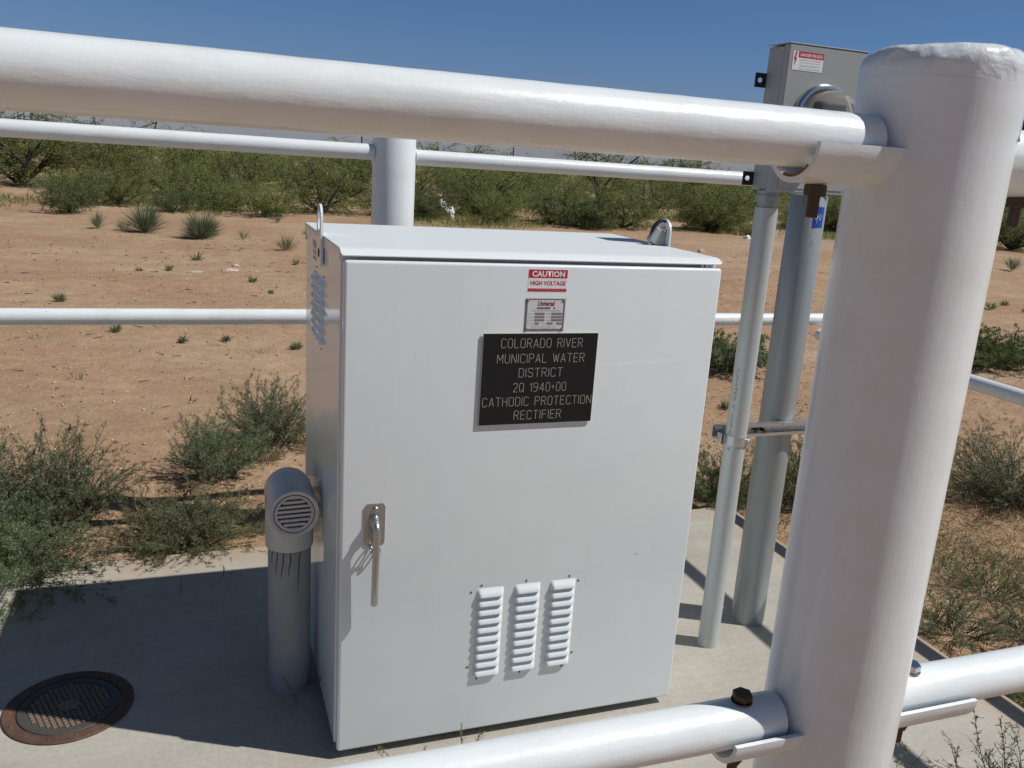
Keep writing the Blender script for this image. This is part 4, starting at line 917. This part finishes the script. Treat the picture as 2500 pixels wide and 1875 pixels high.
# --- low green herbs and dry grass between the shrubs of the band
gc_ = Veg(); r5 = np.random.default_rng(8)
n = 60000; y = 17.6+16*r5.random(n)**1.3; x = (y+1.95)*(-0.28+r5.random(n)*1.6)
mask = (np.sin(x*1.1+0.4*y)+np.sin(y*0.9-0.5*x)+r5.normal(size=n)*0.5) > 0.15; mask &= (y > 18.3+0.7*np.sin(x*0.7))
x, y = x[mask], y[mask]; P = np.stack([x, y, terrain_h(x, y)], -1)
D = np.stack([r5.normal(size=len(x))*0.7, r5.normal(size=len(x))*0.7, np.abs(r5.normal(size=len(x)))+0.5], -1)
gc_.leaves(P, D, 0.08+0.14*r5.random(len(x)), 0.018, np.clip(0.5+r5.normal(size=len(x))*0.25, 0, 1))
o = obj('ground_herbs', gc_.mesh('ground_herbs'), M_mesq); o['kind'] = 'stuff'; tag(o, 'low olive herbs and grass growing between the far shrubs', 'ground cover')
# --- yucca and tufts on the sand (real blades)
YG = 'spiky plants out on the sand'
yu = [(-1.09, 14.26, .56, .46, 420, 'pale feathery yucca clump at the sand edge, left of the round one'), (-0.20, 13.62, .50, .50, 620, 'rounded dense grey-green yucca on the sand, biggest of them'), (1.05, 12.05, .30, .26, 90, 'sparse yellowish grass clump on the sand near the cabinet'),
      (-1.86, 14.64, .34, .20, 90, 'small slim yucca left of the pale clump'), (-1.45, 14.45, .24, .24, 60, 'little spiky sprig at the foot of the pale yucca'), (0.47, 13.59, .24, .14, 30, 'thin wispy blade cluster right of the round yucca'), (0.35, 19.9, .42, .35, 110, 'upright spiky yucca at the foot of the brush, above the round yucca'),
      (1.38, 17.42, .20, .14, 50, 'small upright tuft at the sand edge left of the lifting lug'), (1.69, 15.03, .15, .10, 26, 'tiny sprig on the sand left of the lifting lug'), (16.1, 11.8, .36, .22, 110, 'upright little plant on the sand at the right edge, below the brush')]
for i, (x, y, h, r_, n_, lab) in enumerate(yu):
    f = tuft(h*1.12, r_*0.80, int(n_*1.7), 0.0065 if n_ > 300 else 0.006, 400+i); plant('yucca_plant', lab, 'plant', (x, y), None, f, None, M_yucca if i not in (2, 5) else M_olive, YG, leaf='blades')
TG = 'tiny green tufts dotted over the sand'
tl = [(-0.28, 10.82, .15, 'grey-green tuft below the round yucca'), (-1.56, 7.37, .11, 'lone yellow-green tuft above the left middle rail'), (0.33, 8.75, .10, 'dark tuft between the pale stones and the cabinet'), (-0.62, 9.96, .10, 'tuft just left of the pale stones'), (-0.94, 5.77, .09, 'flat green tuft just under the middle rail, left of centre'),
      (-0.08, 5.50, .07, 'faint tuft below the middle rail near the cabinet'), (0.46, 5.20, .09, 'dark green tuft under the middle rail touching the cabinet edge'), (-0.97, 9.78, .08, 'reddish green tuft left of the others near the pale stones'), (1.01, 10.30, .10, 'green tuft near the cabinet below the yellowish clump'), (-0.42, 5.42, .07, 'dry tuft below the middle rail, left of the faint one'),
      (0.49, 8.14, .06, 'tiny dark speck of a tuft by the cabinet side'), (10.36, 7.21, .14, 'rounded little tuft, leftmost of three at the right edge'), (10.86, 7.42, .11, 'middle tuft of three at the right edge'), (10.82, 7.0, .12, 'nearest tuft of three at the right edge'), (6.41, 7.18, .13, 'small tuft seen right of the cabinet above the rail'), (3.72, 3.15, .06, 'tiny dark tuft between cabinet and conduit'), (3.24, 3.09, .08, 'small green tuft between cabinet and conduit, nearer the cabinet')]
for i, (x, y, h, lab) in enumerate(tl):
    f = tuft(h*1.1, h*0.9, 70, 0.008, 440+i); plant('grass_tuft', lab, 'tuft', (x, y), None, f, None, M_weed if i % 3 else M_olive, TG, leaf='blades')
# --- big wiry weeds close by
WG = 'wiry green weeds growing round the slab'
wd = [  # x, y, h, r, stems, tw, lv, mat, lean, label
 (-0.86, 1.84, .52, .23, 74, 13, 11, M_weed, (0.02, 0), 'tallest grey-green weed with upright tips at the left of the slab'),
 (-1.10, 1.66, .46, .28, 80, 13, 11, M_weed, (0, 0), 'dense green weed at the left edge, left of the tallest one'),
 (-1.30, 2.05, .44, .28, 50, 12, 10, M_weed, (0, 0), 'green weed partly out of frame behind the left group'),
 (-1.03, 1.36, .36, .34, 120, 13, 12, M_weed, (0.05, -0.20), 'low green weed spilling over the slab corner at the left edge'),
 (-0.38, 1.52, .31, .25, 90, 12, 10, M_olive, (0.03, -0.03), 'low spreading olive weed at the slab edge left of the vent pipe'),
 (-0.24, 2.32, .38, .20, 60, 13, 11, M_weed, (0.03, 0), 'upright green weed above the grey vent pipe'),
 (0.06, 2.72, .44, .26, 75, 13, 11, M_weed, (0.02, 0), 'taller feathery green weed touching the cabinet side'),
 (2.20, 1.56, .28, .28, 80, 12, 11, M_mesqd, (0, 0), 'dark green weed behind the conduit foot, right of the cabinet'),
 (2.62, 1.42, .50, .30, 80, 12, 11, M_mesqd, (0, 0), 'dark green weed hidden mostly behind the galvanised post'),
 (3.92, 4.12, .38, .34, 60, 12, 10, M_weed, (0, 0), 'bushy weed on the sand seen between cabinet and conduit, at rail height'),
 (3.80, 1.22, .50, .42, 110, 13, 12, M_weed, (0, 0), 'big grey-green weed at the right edge of the picture'),
 (4.35, 0.85, .46, .38, 80, 13, 11, M_weed, (0, 0), 'green weed at the right edge, beside the big grey-green one'),
 (2.34, 0.22, .22, .17, 34, 10, 9, M_weed, (0, 0), 'spiky weed at the slab edge, close right of the near post'),
 (2.74, 0.40, .19, .17, 34, 9, 8, M_olive, (0, 0), 'olive sprig on the dirt just right of the near post'),
 (2.62, 0.06, .17, .17, 34, 9, 9, M_weed, (0, 0), 'low green sprig at the right edge above the lower rail'),
 (6.85, 4.15, .46, .75, 110, 12, 11, M_mesqd, (0, 0), 'wide dark green bush at the right edge above the sloping rail'),
 (7.9, 3.9, .34, .6, 70, 11, 10, M_olive, (0, 0), 'olive bush at the right edge beside the wide dark one'),
 (2.28, -0.24, .13, .18, 44, 9, 9, M_mesqd, (0, 0), 'dark weed beyond the slab edge, right corner under the lower rail'),
 (2.50, -0.36, .13, .18, 40, 9, 9, M_mesqd, (0, 0), 'second dark weed at the right corner, further out'),
]
for i, (x, y, h, r_, stn, tw, lv, mf, ln, lab) in enumerate(wd):
    wood, fol = weed(h, r_, int(stn*(1.5 if x < 0.5 else 1.2)), tw, int(lv*1.7), 0.014 if y < 3.5 else 0.03, 0.0021 if y < 3.5 else 0.007, 500+i, ln)
    plant('wiry_weed', lab, 'weed', (x, y), wood, fol, M_stemg if i % 2 else M_stem, mf, WG)
# dark leafless sprigs overhanging the slab
for i, (x, y, h, r_, stn, ln, lab) in enumerate([(-0.93, 1.30, .20, .10, 14, (0.22, -0.10), 'dark nearly leafless sprig leaning over the slab at the left'), (-0.80, 1.42, .24, .06, 8, (0.12, 0.0), 'dark bare twigs rising left of the olive weed'), (-0.34, 1.40, .07, .20, 26, (0.0, -0.12), 'dry tangled twigs of weed lying on the slab edge, left of the vent')]):
    wood, fol = weed(h, r_, stn, 9, 4, 0.008, 0.0022, 560+i, ln); plant('bare_sprig', lab, 'weed', (x, y), wood, fol, M_stem, M_mesqd, 'dark bare sprigs at the slab edge', z=-0.03)
# kochia rows in front, bottom right
fr_ = [(1.20, -0.72, .29), (1.33, -0.70, .36), (1.46, -0.74, .39), (1.60, -0.72, .40), (1.75, -0.70, .38), (1.90, -0.72, .36), (1.52, -0.84, .38), (1.72, -0.86, .37)]
for i, (x, y, h) in enumerate(fr_):
    wood, fol = weed(h*0.94, .10, 13, 18, 8, 0.012, 0.0028, 600+i, (0.0, 0.02), up=1.15, base=0.1); 
    plant('weed_sprig', 'one of the thin grey-green sprigs rising into the bottom right corner', 'weed', (x, y), wood, fol, M_stem, M_weed, 'thin sprigs in front of the slab', z=-0.08)
# straw wisps
for i, (x, y, h, r_, n_, z_, lab) in enumerate([(0.02, 2.45, .13, .16, 160, None, 'yellow dry grass clump between the weeds above the vent pipe'), (0.26, 2.62, .17, .14, 120, None, 'yellowish dry grass at the cabinet side below the feathery weed'), (-0.56, 1.86, .10, .20, 130, None, 'flat dry brown grass between the two weed groups'),
        (2.9, 0.95, .20, .22, 110, None, 'pale straw grass clump right of the near post, mid height'), (3.3, 0.55, .14, .22, 90, None, 'pale straw grass in front of the big right weed'), (-0.10, 1.62, .09, .18, 110, None, 'yellow-green dry grass at the slab edge just behind the vent pipe')]):
    f = tuft(h, r_, n_, 0.0035, 640+i); plant('dry_grass', lab, 'grass clump', (x, y), None, f, None, M_dry if i != 5 else M_olive, 'dry grass clumps near the slab', leaf='blades')
for i, (x, y, h, ln, lab) in enumerate([(0.155, -0.012, .085, (-0.03, 0), 'wispy dry sprig at the cabinet foot, left one of two'), (0.36, -0.012, .105, (0.0, 0), 'wispy dry sprig at the cabinet foot, right one of two'), (-0.006, 0.27, .13, (-0.045, -0.01), 'thin dry twig between vent pipe and cabinet side')]):
    wood, fol = weed(h*1.15, .04 if i < 2 else .008, 9 if i < 2 else 2, 9, 6, 0.005, 0.0017, 660+i, ln); plant('dry_sprig', lab, 'sprig', (x, y), wood, fol, M_dry, M_dry, 'dry sprigs at the cabinet foot', z=0.0)
# --- litter of dry stalks on the dirt right of the slab and around weeds
lt = Veg(); r6 = np.random.default_rng(77)
def scatter(n, cx_, cy_, sx, sy, hmax):
    x = cx_+r6.normal(size=n)*sx; y = cy_+r6.normal(size=n)*sy; k = ~((x < 2.10) & (y < 1.35) & (x > -3.2)); x, y = x[k], y[k]
    P = np.stack([x, y, terrain_h(x, y)+0.004], -1); D = np.stack([r6.normal(size=len(x)), r6.normal(size=len(x)), np.abs(r6.normal(size=len(x)))*hmax], -1)
    lt.leaves(P, D, 0.02+0.07*r6.random(len(x))**2, 0.0035, np.clip(r6.random(len(x)), 0, 1))
scatter(15000, 3.1, 0.9, 0.6, 0.8, .5); scatter(1500, -0.4, 1.9, 0.5, 0.25, .4); scatter(700, 2.4, 1.8, 0.6, 0.4, .4); scatter(4200, 6, 3.6, 1.6, 1.0, .6)
o = obj('dry_litter', lt.mesh('dry_litter'), M_dry); o['kind'] = 'stuff'; tag(o, 'scattered dry stalks and straw on the dirt around the weeds', 'litter')
sk_ = Veg(); n = 900; y = 2.0+11*r6.random(n)**1.2; x = (y+1.95)*(-0.36+r6.random(n)*1.35)-0.3; k = ~((x < 2.15) & (y < 1.4)); x, y = x[k], y[k]
A_ = np.stack([x, y, terrain_h(x, y)+0.006], -1); th_ = r6.random(len(x))*6.28; L_ = 0.02+0.10*r6.random(len(x))**3
sk_.tubes(A_, A_+np.stack([np.cos(th_)*L_, np.sin(th_)*L_, 0.004+0*x], -1), 0.0022+0.0004*y, 0.0012)
o = obj('dead_twigs', sk_.mesh('dead_twigs'), M_stem); o['kind'] = 'stuff'; tag(o, 'small dark dead twigs lying about on the sand', 'litter')
sp_ = Veg(); nc = 70; cy2 = 2.4+12*r6.random(nc); cx2 = (cy2+1.95)*(-0.36+r6.random(nc)*1.35)-0.3
for a_, b_ in zip(cx2, cy2):
    if a_ < 2.15 and b_ < 1.5: continue
    m_ = r6.integers(4, 22); x = a_+r6.normal(size=m_)*0.03; y = b_+r6.normal(size=m_)*0.03; q_ = 0.4+r6.random()
    sp_.leaves(np.stack([x, y, terrain_h(x, y)], -1), np.stack([r6.normal(size=m_)*.8, r6.normal(size=m_)*.8, np.abs(r6.normal(size=m_))+.3], -1), (0.02+0.05*r6.random(m_))*q_, 0.005, np.clip(r6.random(m_), 0, 1))
o = obj('sand_seedlings', sp_.mesh('sand_seedlings'), M_olive); o['kind'] = 'stuff'; tag(o, 'tiny scattered seedlings and dry sprouts on the open sand', 'ground cover')
# sparse olive seedlings in the same dirt
sd = Veg()
n = 7500; x = 3.1+r6.normal(size=n)*0.6; y = 0.9+r6.normal(size=n)*0.8; k = ~((x < 2.12) & (y < 1.36)); x, y = x[k], y[k]; cl = (np.sin(x*9)+np.sin(y*8+x*3)) > 0.2; x, y = x[cl], y[cl]
sd.leaves(np.stack([x, y, terrain_h(x, y)], -1), np.stack([r6.normal(size=len(x))*.6, r6.normal(size=len(x))*.6, np.abs(r6.normal(size=len(x)))+.5], -1), 0.03+0.06*r6.random(len(x)), 0.0045, np.clip(r6.random(len(x)), 0, 1))
o = obj('seedlings', sd.mesh('seedlings'), M_olive); o['kind'] = 'stuff'; tag(o, 'sparse olive seedlings in the dirt right of the slab', 'ground cover')
# --- pebbles
oc = np.array([[1, 0, 0], [0, 1, 0], [-1, 0, 0], [0, -1, 0], [0, 0, .7], [0, 0, -.7]], float)
tri = np.array([[0, 1, 4], [1, 2, 4], [2, 3, 4], [3, 0, 4], [1, 0, 5], [2, 1, 5], [3, 2, 5], [0, 3, 5]])
n = 26000; y = 1.37+13*r6.random(n)**1.35; x = (y+1.95)*(-0.36+r6.random(n)*1.35)-0.3
d_ = 0.5+0.5*np.sin(x*0.9+1.0)*np.cos(y*0.8); k = (r6.random(n) < 0.35+0.65*d_) & ~((x < 2.1) & (y < 1.36)); x, y = x[k], y[k]; n = len(x)
s = (0.0016+0.0068*r6.random(n)**5)*(1+0.10*y); A = r6.random(n)*6.28
V = oc[None]*s[:, None, None]*(0.6+0.8*r6.random((n, 6, 1))); c_, s_3 = np.cos(A)[:, None], np.sin(A)[:, None]
V = np.stack([V[..., 0]*c_-V[..., 1]*s_3, V[..., 0]*s_3+V[..., 1]*c_, V[..., 2]], -1)+np.stack([x, y, terrain_h(x, y)+s*0.3], -1)[:, None]
F = (tri[None]+(np.arange(n)*6)[:, None, None]).reshape(-1, 3).astype(np.int32); V = V.reshape(-1, 3).astype(np.float32)
me = bpy.data.meshes.new('pebbles'); me.vertices.add(len(V)); me.vertices.foreach_set('co', V.ravel()); me.loops.add(F.size); me.loops.foreach_set('vertex_index', F.ravel())
me.polygons.add(len(F)); me.polygons.foreach_set('loop_start', np.arange(len(F), dtype=np.int32)*3); me.update(calc_edges=True)
a = me.attributes.new('tint', 'FLOAT', 'POINT'); a.data.foreach_set('value', np.repeat(r6.random(n)**0.8, 6).astype(np.float32))
o = obj('pebbles', me, M_pebble); o['kind'] = 'stuff'; tag(o, 'pale and brown pebbles strewn over the red sand', 'gravel')
# --- stones and the plastic bag
def stone(x, y, s, label, seed, flat=0.45, m=M_rock, name='stone', cat='stone', grp='pale stones on the sand'):
    bm = B(); bmesh.ops.create_icosphere(bm, subdivisions=3, radius=1)
    for v in bm.verts:
        v.co *= 1+0.35*mno.noise(v.co*1.3+Vector((seed, 0, 0))); v.co = Vector((v.co.x*s, v.co.y*s*0.7, v.co.z*s*flat))+Vector((x, y, gz(x, y)+s*flat*0.4))
    return tag(obj(name, bm, m, smooth=True, sharp=35), label, cat, grp)
stone(0.11, 9.85, 0.11, 'large flat pale stone on the sand above the middle rail', 1, 0.25); stone(-0.30, 9.72, 0.08, 'flat pale stone left of the largest one', 2, 0.2); stone(0.20, 10.15, 0.05, 'small pale stone right behind the largest one', 3)
stone(6.20, 14.47, 0.09, 'brown stone on the sand above the cabinet roof', 4, 0.6); stone(5.8, 14.6, 0.06, 'small pale stone left of the brown one above the cabinet roof', 5); stone(9.66, 13.81, 0.08, 'stone on the sand left of the padlock', 6, 0.6); stone(13.2, 17.3, 0.10, 'white stone at the sand edge right of the padlock', 7, 0.7, M_white)
bm = B(); bmesh.ops.create_grid(bm, x_segments=26, y_segments=12, size=1)
for v in bm.verts:
    u, w = v.co.x, v.co.y
    px_ = 5.62+0.42*(u*0.5+0.5)+0.05*w; hz = 0.50*(1-(u*0.5+0.5))**0.7
    v.co = Vector((px_+0.04*mno.noise(Vector((u*3, w*3, 0))), 20.0+0.10*w+0.10*mno.noise(Vector((u*4, w*4, 3))), gz(5.8, 20.0)+hz*0.85+0.09*(w+0.6)*(0.5+0.9*(u*0.5+0.5))+0.06*mno.noise(Vector((u*5, w*5, 7)))))
bmesh.ops.solidify(bm, geom=bm.faces[:], thickness=0.012)
tag(obj('plastic_sheet', bm, M_bag, smooth=True), 'crumpled white plastic sheet caught on the round bush right of the back post', 'plastic litter')
stone(1.6, 19.0, 0.10, 'pale blue-white plastic scrap at the brush edge left of the lifting lug', 9, 0.35, M_bag, 'plastic_scrap', 'plastic litter', 'plastic scraps in the brush')
stone(-1.9, 22.5, 0.09, 'white plastic scrap under the mesquites at upper left', 10, 0.6, M_bag, 'plastic_scrap', 'plastic litter', 'plastic scraps in the brush')
# thin masts / poles on the horizon
for i, (x, y, h, lab) in enumerate([(21.5, 120, 9.0, 'thin dark utility pole on the horizon above the left back rail'), (43.5, 120, 11.5, 'thin dark utility pole on the horizon just right of the back post'), (103.0, 130, 8.5, 'thin dark utility pole on the horizon left of the meter box')]):
    t = thing('utility_pole', lab, 'pole', (x, y, 0), 'utility poles on the horizon')
    bm = B(); lathe(bm, [(0.11, -0.5), (0.09, h)], (x, y, 0), 10); obj('mast', bm, M_wood, t)
    bm = B(); box(bm, x-0.5, x+0.5, y-0.06, y+0.06, h-0.75, h-0.62); obj('crossarm', bm, M_wood, t)
